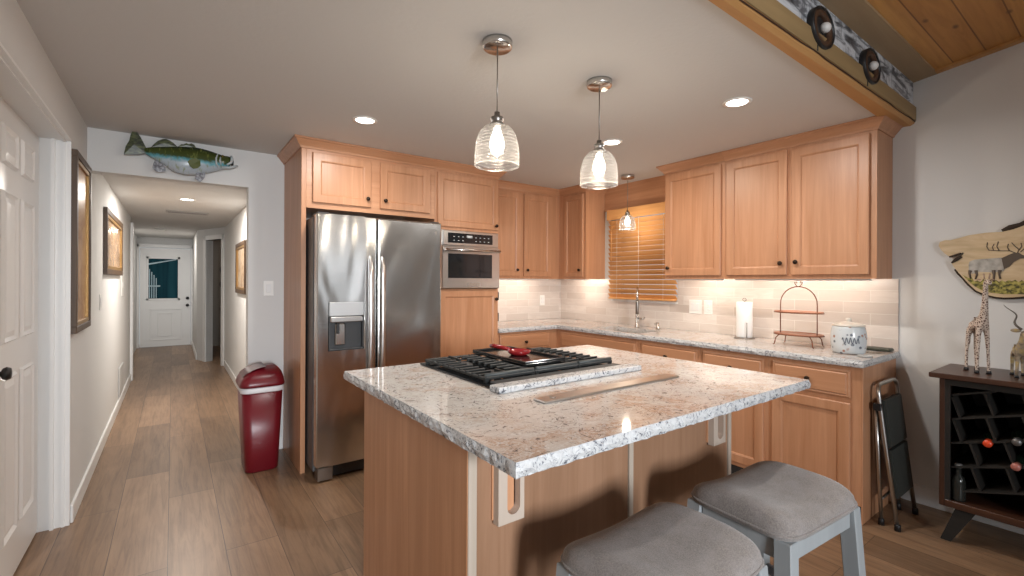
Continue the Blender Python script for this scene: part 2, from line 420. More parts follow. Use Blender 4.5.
# closet: jamb lining and the six panel doors
cj = MB().box(XL-.17, XL+.002, DY1-.012, DY1, 0, DZ).box(XL-.17, XL+.002, DY0, DY1, DZ-.012, DZ).box(XL-.17, XL+.002, DY0, DY0+.012, 0, DZ)
cj.box(XL-.075, XL-.06, DY1-.03, DY1-.012, 0, DZ).box(XL-.03, XL-.018, DY1-.02, DY1-.012, 0, DZ).box(XL-.03, XL-.018, DY0, DY1, DZ-.02, DZ-.012)
struct('trim_1', cj, M_['trim'])
def panel_door_x(y0, y1, z0, z1, xf, panels, th=.04):
    """door slab facing +x at xf with raised panels"""
    mb = MB().box(xf-th, xf, y0, y1, z0, z1)
    for (a, b, c, d) in panels:
        i, o = .022, .012
        def R(k, x): return [(x, a+k, c+k), (x, b-k, c+k), (x, b-k, d-k), (x, a+k, d-k)]
        v = R(0, xf+.0005)+R(.010, xf+.012)+R(.024, xf+.0015)+R(.05, xf+.009)
        fs = []
        for q in range(3):
            for k in range(4): fs.append((q*4+k, q*4+(k+1) % 4, q*4+4+(k+1) % 4, q*4+4+k))
        fs.append((12, 13, 14, 15)); mb.add(v, fs)
    return mb
for i, (y0, y1) in enumerate(((2.650, 3.470), (1.980, 2.645))):
    w = y1-y0; c = (y0+y1)/2
    pans = []
    for a, b in ((y0+.145, c-.04), (c+.04, y1-.145)):
        pans += [(a, b, 1.83, 2.0), (a, b, 1.07, 1.72), (a, b, .22, .93)]
    d = panel_door_x(y0, y1, .012, 2.105, -.575, pans).build('door_%d' % (i+1), M_['trim'])
    d['kind'] = 'structure'
    if i == 1: continue
    ky = 2.70
    k = MB().lathe([(.0, .0), (.026, 0), (.026, .004), (.010, .008), (.010, .022), (.022, .028), (.027, .038), (.022, .05), (.0, .053)], (-.575, ky, .966), 20, 'x')
    k.build('knob', M_['black'], d)
# hall end door
d = MB().box(-.52, .295, 11.61, 11.65, .01, 1.965)
for (a, b, c, e) in ((-.36, .15, .13, .75), (-.24, .0, .21, .67)):
    for q in ((a, b, c, c+.015), (a, b, e-.015, e), (a, a+.015, c, e), (b-.015, b, c, e)): d.box(q[0], q[1], 11.6, 11.612, q[2], q[3], .003)
d.box(-.42, .12, 11.6, 11.612, 1.75, 1.80, .004).box(-.42, .12, 11.6, 11.612, .93, .97, .004).box(-.42, -.38, 11.6, 11.612, .93, 1.8, .004).box(.08, .12, 11.6, 11.612, .93, 1.8, .004)
hd = d.build('door_3', M_['trim']); hd['kind'] = 'structure'
gm = mat('dark_teal_door_glass', (.012, .045, .065), .3)
BS(gm).inputs['Specular IOR Level'].default_value = .0
gf = ramp(gm, noise_tex(gm, pos(gm, (9, 1, .6)), 1, 2), [(.3, (.008, .03, .045)), (.7, (.02, .075, .10))]); L(gm, gf, BS(gm).inputs['Base Color'])
MB().box(-.385, .085, 11.598, 11.606, .965, 1.755).build('pane', gm, hd)
wbar = MB()
for q in range(4): wbar.box(-.375+q*.035, -.362+q*.035, 11.594, 11.598, .975, 1.55-.06*q)
wbar.box(-.385, -.20, 11.594, 11.598, 1.20, 1.225)
wbar.add([(-.385, 11.594, 1.63), (.06, 11.594, 1.74), (.06, 11.594, 1.755), (-.385, 11.594, 1.66), (-.385, 11.598, 1.63), (.06, 11.598, 1.74), (.06, 11.598, 1.755), (-.385, 11.598, 1.66)], [(0, 1, 2, 3), (7, 6, 5, 4), (0, 4, 5, 1), (1, 5, 6, 2), (2, 6, 7, 3), (3, 7, 4, 0)])
wbar.build('window_bars', mat('pale_blue_paint', (.45, .60, .68), .5), hd)
MB().lathe([(0, 0), (.03, 0), (.03, -.02), (.02, -.05), (.0, -.055)], (.246, 11.61, .82), 14, 'y').build('knob', M_['black'], hd)
MB().lathe([(0, 0), (.03, 0), (.028, -.025), (.0, -.027)], (.246, 11.61, .965), 14, 'y').build('deadbolt', M_['black'], hd)
# bathroom glimpse
vn = thing('bathroom_vanity', 'white bathroom vanity with dark top seen through the hall doorway', 'vanity', (1.0, 9.75, 0))
MB().box(.72, 1.3, 9.5, 10.2, .08, .80, .005).build('cabinet', M_['trim'], vn)
MB().box(.70, 1.32, 9.48, 10.22, .80, .84, .005).build('vanity_top', mat('dark_red_stone', (.08, .02, .015), .3), vn)
MB().box(.76, 1.3, 9.56, 10.2, 0, .08).build('plinth', M_['dark'], vn)
b = MB().lathe([(0, 0), (.03, 0), (.03, .10), (.012, .13), (.012, .17), (0, .17)], (.80, 9.62, .84), 14).build('soap_bottle', M_['dark'])
tag(b, 'small dark bottle standing on the bathroom vanity', 'bottle')
for i, z in enumerate((1.25, 1.55)):
    h = MB().tube([(.85+.06*math.cos(t), 11.13, z+.09*math.sin(t)) for t in [k*PI/8 for k in range(16)]], .018, 8, closed=True).build('wall_ornament', M_['dark'])
    tag(h, ('lower' if i == 0 else 'upper')+' dark round ornament on the wall beyond the hall doorway', 'ornament', 'ornaments in the bathroom')

# ------------------------------------------------------------------ beam, mural, vaulted pine ceiling
def zc(y): return 2.60+.137*(.853-y)
bm = MB(); n = 60; rows = []
for i in range(n+1):
    x = XL+(XR-XL)*i/n
    w1 = .006*noise.noise(Vector((x*3, 0, 0)))+.003*noise.noise(Vector((x*14, 3, 0)))
    yk = .906+.0207*(x-1.65)
    rows.append([(x, yk, 2.45), (x, yk, 2.327), (x, .868+w1, 2.322+w1*.5), (x, .850+w1, 2.332), (x, .846, 2.345), (x, .846, 2.432), (x, .86, 2.434), (x, .86, 2.45)])
vv = [p for r in rows for p in r]; k = 8; ff = []
for i in range(n):
    for j in range(k): ff.append((i*k+j, i*k+(j+1) % k, (i+1)*k+(j+1) % k, (i+1)*k+j))
ff += [tuple(range(k)), tuple(range(n*k, n*k+k))[::-1]]
bm.add(vv, ff)
beam = struct('beam', bm, M_['pine'])
wf = wood('weathered_daylit_beam_face', (.40, .27, .125), (.27, .18, .08), 'x', 14, .6, (.10, .05, .03))  # weathered olive tone, partly the dim cool daylight painted into its colour
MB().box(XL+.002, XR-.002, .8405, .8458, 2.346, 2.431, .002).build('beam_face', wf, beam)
MB().tube([(XL+.01+(XR-XL-.02)*k/70, .8445+.003*noise.noise(Vector((k*.4, 2, 0))), 2.340+.006*noise.noise(Vector((k*.3, 0, 5)))) for k in range(71)], .0028, 6).build('beam_crack', mat('dark_wood_crack', (.05, .02, .01), .8), beam)
mu = mat('black_and_white_mural_print', (.4, .4, .42), .45)
f = noise_tex(mu, pos(mu, (3.2, 1, 16)), 1, 7, .62, 1.6); f2 = noise_tex(mu, pos(mu, (60, 1, 9), (0, .2, 0)), 1, 4)
c = ramp(mu, f, [(.36, (.03, .035, .04)), (.46, (.16, .17, .19)), (.54, (.52, .54, .57)), (.7, (.72, .74, .77))])
c = mixc(mu, ramp(mu, f2, [(.36, (.8,)*3), (.44, (0, 0, 0))]), c, (.12, .13, .15)); L(mu, c, BS(mu).inputs['Base Color'])
o = MB().box(XL+.01, XR-.005, .856, .870, 2.434, 2.588, .002).build('mural_panel', mu)
tag(o, 'long black and white mountain mural strip above the log beam', 'mural')
struct('trim_5', MB().box(XL, XR, .862, .935, 2.45, 2.75), M_['pine'])
pc = mat('knotty_pine_ceiling', (.6, .3, .1), .5)
g = N(pc, 'ShaderNodeNewGeometry'); sx = N(pc, 'ShaderNodeSeparateXYZ'); L(pc, g.outputs['Position'], sx.inputs[0])
cb = N(pc, 'ShaderNodeCombineXYZ'); L(pc, sx.outputs['X'], cb.inputs['X']); L(pc, sx.outputs['Y'], cb.inputs['Y'])
b = N(pc, 'ShaderNodeTexBrick'); L(pc, cb.outputs[0], b.inputs['Vector']); b.offset = .4
for kk, v in {'Scale': 1, 'Mortar Size': .004, 'Mortar Smooth': .6, 'Brick Width': 2.4, 'Row Height': .133, 'Bias': 0}.items(): b.inputs[kk].default_value = v
b.inputs['Color1'].default_value = (.50, .235, .06, 1); b.inputs['Color2'].default_value = (.62, .32, .09, 1); b.inputs['Mortar'].default_value = (.22, .09, .025, 1)
f = noise_tex(pc, pos(pc, (1.6, 22, 1)), 1, 6, .6, .8)
c = mixc(pc, 1, b.outputs['Color'], ramp(pc, f, [(.3, (.72, .65, .58)), (.6, (1, 1, 1))]), 'MULTIPLY')
vo = N(pc, 'ShaderNodeTexVoronoi'); vo.inputs['Scale'].default_value = 1; L(pc, pos(pc, (4, 9, 1)), vo.inputs['Vector'])
c = mixc(pc, ramp(pc, vo.outputs['Distance'], [(.05, (.9,)*3), (.14, (0, 0, 0))]), c, (.14, .055, .02)); L(pc, c, BS(pc).inputs['Base Color'])
y0, y1 = .862, YLIV
m = MB(); m.add([(XL-.1, y0, zc(y0)), (XR+.1, y0, zc(y0)), (XR+.1, y1, zc(y1)), (XL-.1, y1, zc(y1))]+[(XL-.1, y0, zc(y0)+.06), (XR+.1, y0, zc(y0)+.06), (XR+.1, y1, zc(y1)+.06), (XL-.1, y1, zc(y1)+.06)],
    [(0, 1, 2, 3), (7, 6, 5, 4), (0, 4, 5, 1), (1, 5, 6, 2), (2, 6, 7, 3), (3, 7, 4, 0)])
struct('ceiling_pine', m, pc)
def slopebox(mb, x0, x1, ya, yb, t):
    v = [(x, y, zc(y)-dz) for x in (x0, x1) for y in (ya, yb) for dz in (0, t)]
    mb.add(v, [(0, 1, 3, 2), (4, 6, 7, 5), (0, 4, 5, 1), (2, 3, 7, 6), (0, 2, 6, 4), (1, 5, 7, 3)]); return mb
struct('trim_6', slopebox(MB(), XL, XR, .858, .745, .014), wood('grey_pine_trim', (.42, .30, .17), (.33, .22, .12), 'x', 14, .55, (.1, .05, .03)))
struct('trim_7', slopebox(MB(), XR-.05, XR, .745, YLIV, .014), M_['pine'])
for i, x in enumerate((2.28, 2.885)):
    t = thing('spotlight', ('round bronze spotlight on the beam mural, '+('farther from' if i == 0 else 'nearer to')+' the right-hand wall'), 'spotlight', (x, .856, 2.43), 0, 'spotlights on the beam')
    zz = 2.455
    MB().lathe([(.086, 0), (.088, -.026), (.083, -.030), (.079, -.026), (.077, -.010), (.0, -.008)], (x, .856, zz), 32, 'y', sx=1.3, caps=False).build('housing', M_['black'], t)
    MB().lathe([(.076, -.012), (.077, -.024), (.060, -.027), (.054, -.022), (.052, -.0105)], (x, .856, zz), 32, 'y', sx=1.3, caps=False).build('trim_ring', mat('rubbed_bronze_face', (.10, .055, .035), .45, .4), t)
    MB().sphere((x+.030, .836, zz+.012), .022, 16, (1.2, 1, 1)).build('bulb', mat('frosted_bulb', (.75, .74, .72), .3), t)
    MB().tube([(x-.04, .842, zz-.083), (x-.04, .842, zz-.108)], .005, 8).build('screw', M_['black'], t)

# ------------------------------------------------------------------ cabinets
def mapf(face, front):
    if face == '-y': return lambda u, d, z: (u, front+d, z)
    return lambda u, d, z: (front+d, u, z)
def shaker(face, front, u0, u1, z0, z1, st=.06, th=.02, rec=.010):
    """framed door with recessed flat panel: one mesh, front face at depth 0, back at th"""
    P = mapf(face, front); mb = MB()
    e = .003
    rings = []
    for k, d in ((0, th), (0, e), (e, 0), (st-.008, 0), (st, .004), (st+.003, rec), ):
        rings.append([(u0+k, d, z0+k), (u1-k, d, z0+k), (u1-k, d, z1-k), (u0+k, d, z1-k)])
    v = [P(*p) for r in rings for p in r]; fs = [(3, 2, 1, 0)]
    for q in range(len(rings)-1):
        for k in range(4): fs.append((q*4+k, q*4+(k+1) % 4, q*4+4+(k+1) % 4, q*4+4+k))
    q = (len(rings)-1)*4; fs.append((q, q+1, q+2, q+3))
    mb.add(v, fs); return mb
def drawer_front(face, front, u0, u1, z0, z1, th=.02):
    P = mapf(face, front); rings = []
    for k, d in ((0, th), (0, .007), (.008, .003), (.016, .006), (.022, 0)):
        rings.append([(u0+k, d, z0+k), (u1-k, d, z0+k), (u1-k, d, z1-k), (u0+k, d, z1-k)])
    v = [P(*p) for r in rings for p in r]; fs = [(3, 2, 1, 0)]
    for q in range(len(rings)-1):
        for k in range(4): fs.append((q*4+k, q*4+(k+1) % 4, q*4+4+(k+1) % 4, q*4+4+k))
    q = (len(rings)-1)*4; fs.append((q, q+1, q+2, q+3)); mb = MB(); mb.add(v, fs); return mb
def knob(face, front, u, z, parent):
    ax = 'y' if face == '-y' else 'x'; c = (u, front, z) if face == '-y' else (front, u, z)
    MB().lathe([(.0, .0), (.008, 0), (.006, -.010), (.012, -.016), (.0155, -.021), (.012, -.027), (.0, -.029)], c, 16, ax).build('knob', M_['bronze'], parent)
def door(parent, face, front, u0, u1, z0, z1, kn=None, st=.06):
    d = shaker(face, front, u0, u1, z0, z1, st).build('door', M_['maple'], parent)
    if kn: knob(face, front, kn[0], kn[1], d)
    return d
def drawer(parent, face, front, u0, u1, z0, z1, kn=None):
    d = drawer_front(face, front, u0, u1, z0, z1).build('drawer', M_['maple_x' if face == '-y' else 'maple_y'], parent)
    if kn: knob(face, front, kn[0], kn[1], d)
    return d
def crown(parent, base, outs, z0=2.268, z1=HC-.001, m='maple_x'):
    """base: polyline (x,y) on the cabinet faces, outs: unit offset per point"""
    prof = [(0, z0), (.008, z0), (.012, z0+.012), (.022, z0+.022), (.045, z1-.016), (.054, z1-.012), (.054, z1), (0, z1)]
    v = []; k = len(prof)
    for (x, y), (ox, oy) in zip(base, outs):
        for d, z in prof: v.append((x+ox*d, y+oy*d, z))
    fs = []
    for i in range(len(base)-1):
        for j in range(k): fs.append((i*k+j, i*k+(j+1) % k, (i+1)*k+(j+1) % k, (i+1)*k+j))
    fs += [tuple(range(k)), tuple(range((len(base)-1)*k, len(base)*k))[::-1]]
    mb = MB(); mb.add(v, fs); return mb.build('crown_moulding', M_[m], parent)
G = 'maple kitchen cabinets'
YF = 3.464                                  # face of the tall cabinets
# over-fridge cabinet with its tall side panel
t = thing('fridge_cabinet', 'two-door maple cabinet above the refrigerator with a tall side panel', 'cabinet', (1.2, 3.77, 0), 0, G)
MB().box(.718, .750, YF, YB-.002, .0, HC-.003, .002).build('side_panel', M_['maple'], t)
MB().box(.7505, 1.738, YF+.001, YB-.002, 1.855, HC-.003).build('body', M_['maple_x'], t)
door(t, '-y', YF-.019, .790, 1.205, 1.895, 2.245, (1.175, 1.955))
door(t, '-y', YF-.019, 1.275, 1.690, 1.895, 2.245, (1.31, 1.955))
crown(t, [(.718, YB-.002), (.718, YF), (1.738, YF)], [(-1, 0), (-1, -1), (0, -1)])
# oven tower
t = thing('oven_cabinet', 'tall maple cabinet housing the built-in microwave beside the refrigerator', 'cabinet', (2.06, 3.77, 0), 0, G)
MB().box(1.7385, 2.375, YF, YB-.002, .09, 1.275).box(1.7385, 2.375, YF, YB-.002, 1.775, HC-.003).box(1.7385, 1.78, YF, YB-.002, 1.275, 1.775).box(2.365, 2.375, YF, YB-.002, 1.275, 1.775).box(1.78, 2.36, 3.9, YB-.002, 1.275, 1.775).build('body', M_['maple'], t)
MB().box(1.7385, 2.37, YF+.07, YB-.002, 0, .09).build('toe_kick', M_['dark'], t)
door(t, '-y', YF-.019, 1.762, 2.362, 1.800, 2.245, (2.335, 1.838), .055)
door(t, '-y', YF-.019, 1.782, 2.362, .55, 1.262, (2.335, 1.185), .055)
drawer(t, '-y', YF-.019, 1.782, 2.362, .12, .52, (2.07, .32))
crown(t, [(1.7385, YF), (2.375, YF), (2.375, 3.72)], [(0, -1), (1, -1), (1, 0)])
for z in (1.21, 1.02):
    o = MB().box(2.376, 2.388, YF+.0, YF+.022, z-.038, z+.038, .003).build('cabinet_hook', M_['black'])
    tag(o, {1.21: 'upper black clip on the side edge of the tall oven cabinet', 1.02: 'lower black clip on the side edge of the tall oven cabinet, nearer the countertop'}[z], 'clip', 'black clips on the oven cabinet')
# back wall cabinets
UB, UT = 1.372, HC-.003
XU = XR-.29
YU = YB-.29
t = thing('wall_cabinet', 'two-door maple wall cabinet between the oven tower and the corner', 'cabinet', (2.85, 3.93, UB), 0, G)
MB().box(2.376, XU-.056, YU, YB-.002, UB, UT).build('body', M_['maple'], t)
door(t, '-y', YU-.019, 2.44, 2.862, 1.395, 2.245, (2.815, 1.46))
door(t, '-y', YU-.019, 2.91, 3.275, 1.395, 2.245, (2.945, 1.46))
crown(t, [(2.376, YU), (XU-.056, YU)], [(0, -1), (0, -1)])
t = thing('corner_cabinet', 'narrow one-door maple corner cabinet left of the window blind', 'cabinet', (3.54, 3.73, UB), 0, G)
MB().box(XU, XR-.002, 3.385, YB-.003, UB, UT).box(XU-.055, XU, YU+.001, YB-.003, UB, UT).build('body', M_['maple'], t)
door(t, '-x', XU-.017, 3.415, 3.70, 1.395, 2.245, (3.452, 1.463), .05)
crown(t, [(XU-.0555, YU), (XU, YU), (XU, 3.385), (XR-.003, 3.385)], [(0, -1), (-1, -1), (-1, -1), (0, -1)], m='maple_y')
# right wall cabinets
t = thing('wall_cabinet', 'single-door maple wall cabinet right next to the window blind', 'cabinet', (3.54, 2.18, UB), 0, G)
MB().box(XU+.001, XR-.002, 1.905, 2.44, UB, UT).build('body', M_['maple'], t)
door(t, '-x', XU-.019, 1.930, 2.425, 1.398, 2.25, (2.39, 1.463))
crown(t, [(XR-.003, 2.44), (XU, 2.44), (XU, 1.905)], [(0, 1), (-1, 1), (-1, 0)], m='maple_y')
t = thing('wall_cabinet', 'two-door maple wall cabinet over the canister at the end of the run', 'cabinet', (3.54, 1.43, UB), 0, G)
MB().box(XU+.001, XR-.002, .956, 1.904, UB, UT).build('body', M_['maple'], t)
door(t, '-x', XU-.019, 1.455, 1.885, 1.398, 2.25, (1.49, 1.478))
door(t, '-x', XU-.019, .99, 1.428, 1.398, 2.25, (1.392, 1.484))
crown(t, [(XU, 1.904), (XU, .956), (XR-.003, .956)], [(-1, 0), (-1, -1), (0, -1)], m='maple_y')
# base cabinets, back run
XF = XR-.60
YFB = YB-.60
t = thing('base_cabinet', 'maple base cabinet with a drawer between the oven tower and the corner', 'cabinet', (2.72, 3.77, 0), 0, G)
MB().box(2.376, XR-.003, YFB, YB-.002, .10, .874).build('body', M_['maple'], t)
MB().box(2.38, XR-.1, YFB+.07, YB-.003, 0, .10).build('toe_kick', M_['dark'], t)
drawer(t, '-y', YFB-.019, 2.40, 2.99, .70, .855, (2.69, .775))
door(t, '-y', YFB-.019, 2.40, 2.99, .13, .68, (2.95, .62))
# base cabinets, right run
def base(label, y0, y1, drawers, doors, open_top=False):
    t = thing('base_cabinet', label, 'cabinet', (3.39, (y0+y1)/2, 0), 0, G)
    b = MB()
    if open_top:
        b.box(XF, XR-.002, y0, y1, .10, .60).box(XF, XF+.02, y0, y1, .60, .874).box(XF+.02, XR-.002, y0, y0+.02, .6, .874).box(XF+.02, XR-.002, y1-.02, y1, .6, .874)
    else: b.box(XF, XR-.002, y0, y1, .10, .874)
    b.build('body', M_['maple'], t)
    MB().box(XF+.07, XR-.003, y0+.002, y1, 0, .10).build('toe_kick', M_['dark'], t)
    for a in drawers: drawer(t, '-x', XF-.019, *a)
    for a in doors: door(t, '-x', XF-.019, *a)
    return t
base('maple sink base cabinet below the window', 2.455, YFB-.001, [(2.478, 3.405, .70, .85)], [(2.478, 2.93, .13, .67), (2.95, 3.405, .13, .67)], True)
base('maple base cabinet with a drawer just right of the sink', 1.905, 2.454, [(1.93, 2.428, .70, .85, (2.188, .77))], [(1.93, 2.428, .13, .67, (1.98, .62))])
base('maple base cabinet with a drawer below the paper towels', 1.435, 1.904, [(1.46, 1.885, .70, .85, (1.674, .765))], [(1.46, 1.885, .13, .67, (1.84, .62))])
t = base('maple base cabinet with a drawer and door at the end beside the step ladder', .935, 1.434, [(.985, 1.405, .695, .85, (1.197, .775))], [(.985, 1.405, .13, .665, (1.36, .643))])
MB().box(XF+.0, XR-.03, .927, .935, 0, .874, .002).build('end_panel', M_['maple'], t)

# ------------------------------------------------------------------ backsplash, counters, sink
struct('backsplash_right', MB().box(XR-.009, XR, .922, WY0, .917, 1.372).box(XR-.009, XR, WY1, YB, .917, 1.372).box(XR-.009, XR, WY0, WY1, .917, WZ0-.02), M_['tile_y'])
struct('backsplash_back', MB().box(2.376, XR-.009, YB-.009, YB, .917, 1.372), M_['tile_x'])
def slab(outer, holes, z0, z1, jitter=0, step=.03, seed=1):
    """flat slab with holes; outer edge subdivided and roughened"""
    bm = bmesh.new(); rnd = random.Random(seed)
    def dens(poly, j):
        out = []
        for i, p in enumerate(poly):
            q = poly[(i+1) % len(poly)]; l = math.dist(p, q); n = max(1, int(l/step)) if j else 1
            for k in range(n):
                t = k/n; out.append((p[0]+(q[0]-p[0])*t, p[1]+(q[1]-p[1])*t))
        return out
    ringsets = []
    area = sum(outer[i][0]*outer[(i+1) % len(outer)][1]-outer[(i+1) % len(outer)][0]*outer[i][1] for i in range(len(outer)))
    d = dens(outer, jitter)
    cx = sum(p[0] for p in d)/len(d); cy = sum(p[1] for p in d)/len(d)
    levels = [z1, z1-.006, (z0+z1)/2, z0+.004, z0]
    offs = [-.002, 0, .004, 0, -.003] if jitter else [0, 0, 0, 0, 0]
    rings = []
    for z, of in zip(levels, offs):
        ring = []
        for i, p in enumerate(d):
            a, b = d[i-1], d[(i+1) % len(d)]
            nx, ny = (b[1]-a[1]), -(b[0]-a[0]); l = math.hypot(nx, ny) or 1; nx, ny = nx/l, ny/l
            if area < 0: nx, ny = -nx, -ny
            j = of + (rnd.uniform(-1, 1)*jitter if jitter else 0)*(0 if z == z1 else 1) + (rnd.uniform(-1, 1)*jitter*.3 if jitter and z == z1 else 0)
            ring.append(bm.verts.new((p[0]+nx*j, p[1]+ny*j, z)))
        rings.append(ring)
    nn = len(d)
    for a, b in zip(rings, rings[1:]):
        for i in range(nn): f = bm.faces.new((a[i], a[(i+1) % nn], b[(i+1) % nn], b[i])); f.material_index = 1
    def cap(ring, z):
        es = []
        for i in range(len(ring)):
            e = bm.edges.get((ring[i], ring[(i+1) % len(ring)])) or bm.edges.new((ring[i], ring[(i+1) % len(ring)])); es.append(e)
        hr = []
        for h in holes:
            vs = [bm.verts.new((p[0], p[1], z)) for p in h]; hr.append(vs)
            for i in range(len(vs)): es.append(bm.edges.new((vs[i], vs[(i+1) % len(vs)])))
        bmesh.ops.triangle_fill(bm, edges=es, use_beauty=True)
        return hr
    h1 = cap(rings[0], z1); h0 = cap(rings[-1], z0)
    for a, b in zip(h1, h0):
        for i in range(len(a)): bm.faces.new((a[i], a[(i+1) % len(a)], b[(i+1) % len(b)], b[i]))
    m = MB(); m.b.free(); m.b = bm; return m
CX0 = XR-.6327
sink_hole = [(3.13, 2.495), (3.45, 2.495), (3.45, 3.05), (3.13, 3.05)]
cp = [(2.377, YB-.637), (CX0, YB-.637), (CX0, .917), (XR-.001, .917), (XR-.001, YB-.001), (2.377, YB-.001)]
o = slab(cp, [sink_hole], .876, .916, .0025, .035, 3).build('countertop', [M_['granite'], M_['granite_edge']])
tag(o, 'L-shaped speckled granite countertop along the two kitchen walls', 'countertop')
t = thing('kitchen_sink', 'undermount sink set into the countertop below the window', 'sink', (3.29, 2.77, .68))
x0, x1, y0, y1 = 3.118, 3.462, 2.483, 3.062
MB().box(x0, x1, y0, y1, .68, .69).box(x0, x0+.01, y0, y1, .69, .875).box(x1-.01, x1, y0, y1, .69, .875).box(x0+.01, x1-.01, y0, y0+.01, .69, .875).box(x0+.01, x1-.01, y1-.01, y1, .69, .875).build('basin', M_['steel_flat'], t)
MB().lathe([(.04, .690), (.04, .693), (.02, .692), (0, .691)], (3.29, 2.77, 0), 20).build('drain', M_['chrome'], t)
# faucet
t = thing('kitchen_faucet', 'tall brushed nickel pull-down faucet behind the sink', 'faucet', (3.57, 2.74, .917))
fx, fy = 3.52, 2.822
MB().lathe([(.026, .917), (.026, .925), (.020, .935), (.0185, 1.05), (.014, 1.06), (.0, 1.06)], (fx, fy, 0), 20).build('base', M_['chrome'], t)
arc = [(fx, fy, 1.03), (fx, fy, 1.20)]
for k in range(9):
    a = PI*k/8; q_ = .075*(1-math.cos(a)); arc.append((fx-q_*.777, fy-q_*.629, 1.215+.075*math.sin(a)))
arc.append((fx-.15*.777, fy-.15*.629, 1.17))
MB().tube(arc, .0105, 12).build('spout', M_['chrome'], t)
MB().lathe([(.012, 1.175), (.015, 1.16), (.017, 1.06), (.013, 1.05), (0, 1.05)], (fx-.15*.777, fy-.15*.629, 0), 16).build('spray_head', M_['nickel_dark'], t)
MB().tube([(fx, fy-.015, 1.0), (fx-.005, fy-.05, 1.002), (fx-.01, fy-.095, 1.015)], [.013, .010, .007], 12).build('lever', M_['chrome'], t)
t = thing('soap_dispenser', 'short nickel soap dispenser to the right of the faucet', 'dispenser', (3.57, 2.5, .917))
MB().lathe([(.020, .917), (.020, .925), (.013, .93), (.012, .975), (0, .978)], (3.56, 2.62, 0), 16).build('pump', M_['chrome'], t)
MB().tube([(3.56, 2.62, .972), (3.53, 2.615, .975), (3.50, 2.61, .966)], .006, 8).build('nozzle', M_['chrome'], t)
# window and blind
f = MB(); e = .045
f.box(XR+.06, XR+.11, WY0, WY0+e, WZ0, WZ1).box(XR+.06, XR+.11, WY1-e, WY1, WZ0, WZ1).box(XR+.06, XR+.11, WY0, WY1, WZ0, WZ0+e).box(XR+.06, XR+.11, WY0, WY1, WZ1-e, WZ1).box(XR+.06, XR+.11, WY0, WY1, 1.6, 1.64)
w = struct('window_1', f, M_['trim'])
MB().box(XR+.08, XR+.085, WY0+e, WY1-e, WZ0+e, WZ1-e).build('pane', M_['pane'], w)
MB().box(XR-.012, XR+.06, WY0-.005, WY1+.005, WZ0-.018, WZ0).build('sill', M_['trim'], w)
struct('warm_lit_wall_board', MB().box(XR-.012, XR, 2.441, 3.384, 2.082, HC), M_['maple_y'])  # added maple board; its tone carries warm bulb light on plain wall
t = thing('window_blind', 'honey-coloured wooden slat blind lowered over the kitchen window', 'blind', (XR-.04, 2.9, WZ0))
sl = MB(); z = 1.205
while z < 1.985:
    R = Matrix.Translation((XR-.036, 0, z)) @ Matrix.Rotation(math.radians(52), 4, 'Y')
    sl.box(-.0245, .0245, 2.497, 3.297, -.0014, .0014, 0, R); z += .0465
sl.build('slats', M_['blind'], t)
MB().box(XR-.062, XR-.013, 2.51, 3.285, 1.17, 1.188, .003).build('bottom_rail', M_['blind'], t)
MB().box(XR-.075, XR-.062, 2.445, 3.30, 1.975, 2.078, .003).build('valance', M_['blind'], t)
MB().box(XR-.060, XR-.014, 2.515, 3.28, 2.0, 2.05).build('head_rail', M_['blind'], t)
lt = MB()
for y in (2.62, 2.9, 3.17): lt.tube([(XR-.064, y, 2.0), (XR-.064, y, 1.18)], .0012, 6)
lt.build('cords', M_['plastic_white'], t)
MB().tube([(XR-.07, 3.235, 1.97), (XR-.072, 3.24, 1.55)], .004, 8).build('wand', M_['blind'], t)
# outlets / switches
def plate(label, face, u, z, w=.07, h=.115, kind='switch', x=None, cat='switch', sgn=-1):
    t = thing('wall_outlet' if kind == 'outlet' else 'light_switch', label, cat, (0, 0, 0))
    def bx(u0, u1, d0, d1, z0, z1, bev=.002):
        if face == 'x': return MB().box(x+sgn*d0, x+sgn*d1, u0, u1, z0, z1, bev)
        return MB().box(u0, u1, x+sgn*d0, x+sgn*d1, z0, z1, bev)
    t.location = (x, u, z-h/2) if face == 'x' else (u, x, z-h/2)
    bx(u-w/2, u+w/2, .0005, .006, z-h/2, z+h/2).build('plate', M_['plastic_white'], t)
    n = 2 if w > .1 else 1
    for k in range(n):
        uu = u+(k-(n-1)/2)*.046
        if kind == 'switch': bx(uu-.016, uu+.016, .0061, .010, z-.033, z+.033).build('rocker', M_['trim'], t)
        else:
            for dz in (-.02, .02): bx(uu-.015, uu+.015, .0061, .009, z+dz-.014, z+dz+.014, .003).build('socket', M_['trim'], t)
    return t
plate('double white light switch on the tiles left of the paper towels', 'x', 2.325, 1.13, .118, .12, 'switch', XR-.009)
plate('single white outlet on the tiles next to the paper towels', 'x', 2.205, 1.13, .075, .12, 'outlet', XR-.009, 'outlet')
plate('white outlet on the tiles in the far corner of the counter', 'y', 3.40, 1.13, .07, .115, 'outlet', YB-.009, 'outlet')
plate('white light switch on the wall beside the tall fridge panel', 'y', .609, 1.28, .072, .118, 'switch', YB)
plate('white light switch on the left wall below the narrow gap of the two pictures', 'x', 4.75, 1.17, .075, .12, 'switch', XL, 'switch', 1)
o = plate('grey wall plate on the left wall just below the smaller picture', 'x', 6.7, 1.28, .22, .24, 'switch', XL, 'wall plate', 1); o.name = 'wall_plate'
o = MB().box(XL+.001, XL+.012, 6.3, 6.75, .12, .42, .003).build('wall_vent', mat('shadow_grey_grille', (.55, .55, .54), .6)); tag(o, 'low white return air grille on the left hall wall', 'vent')

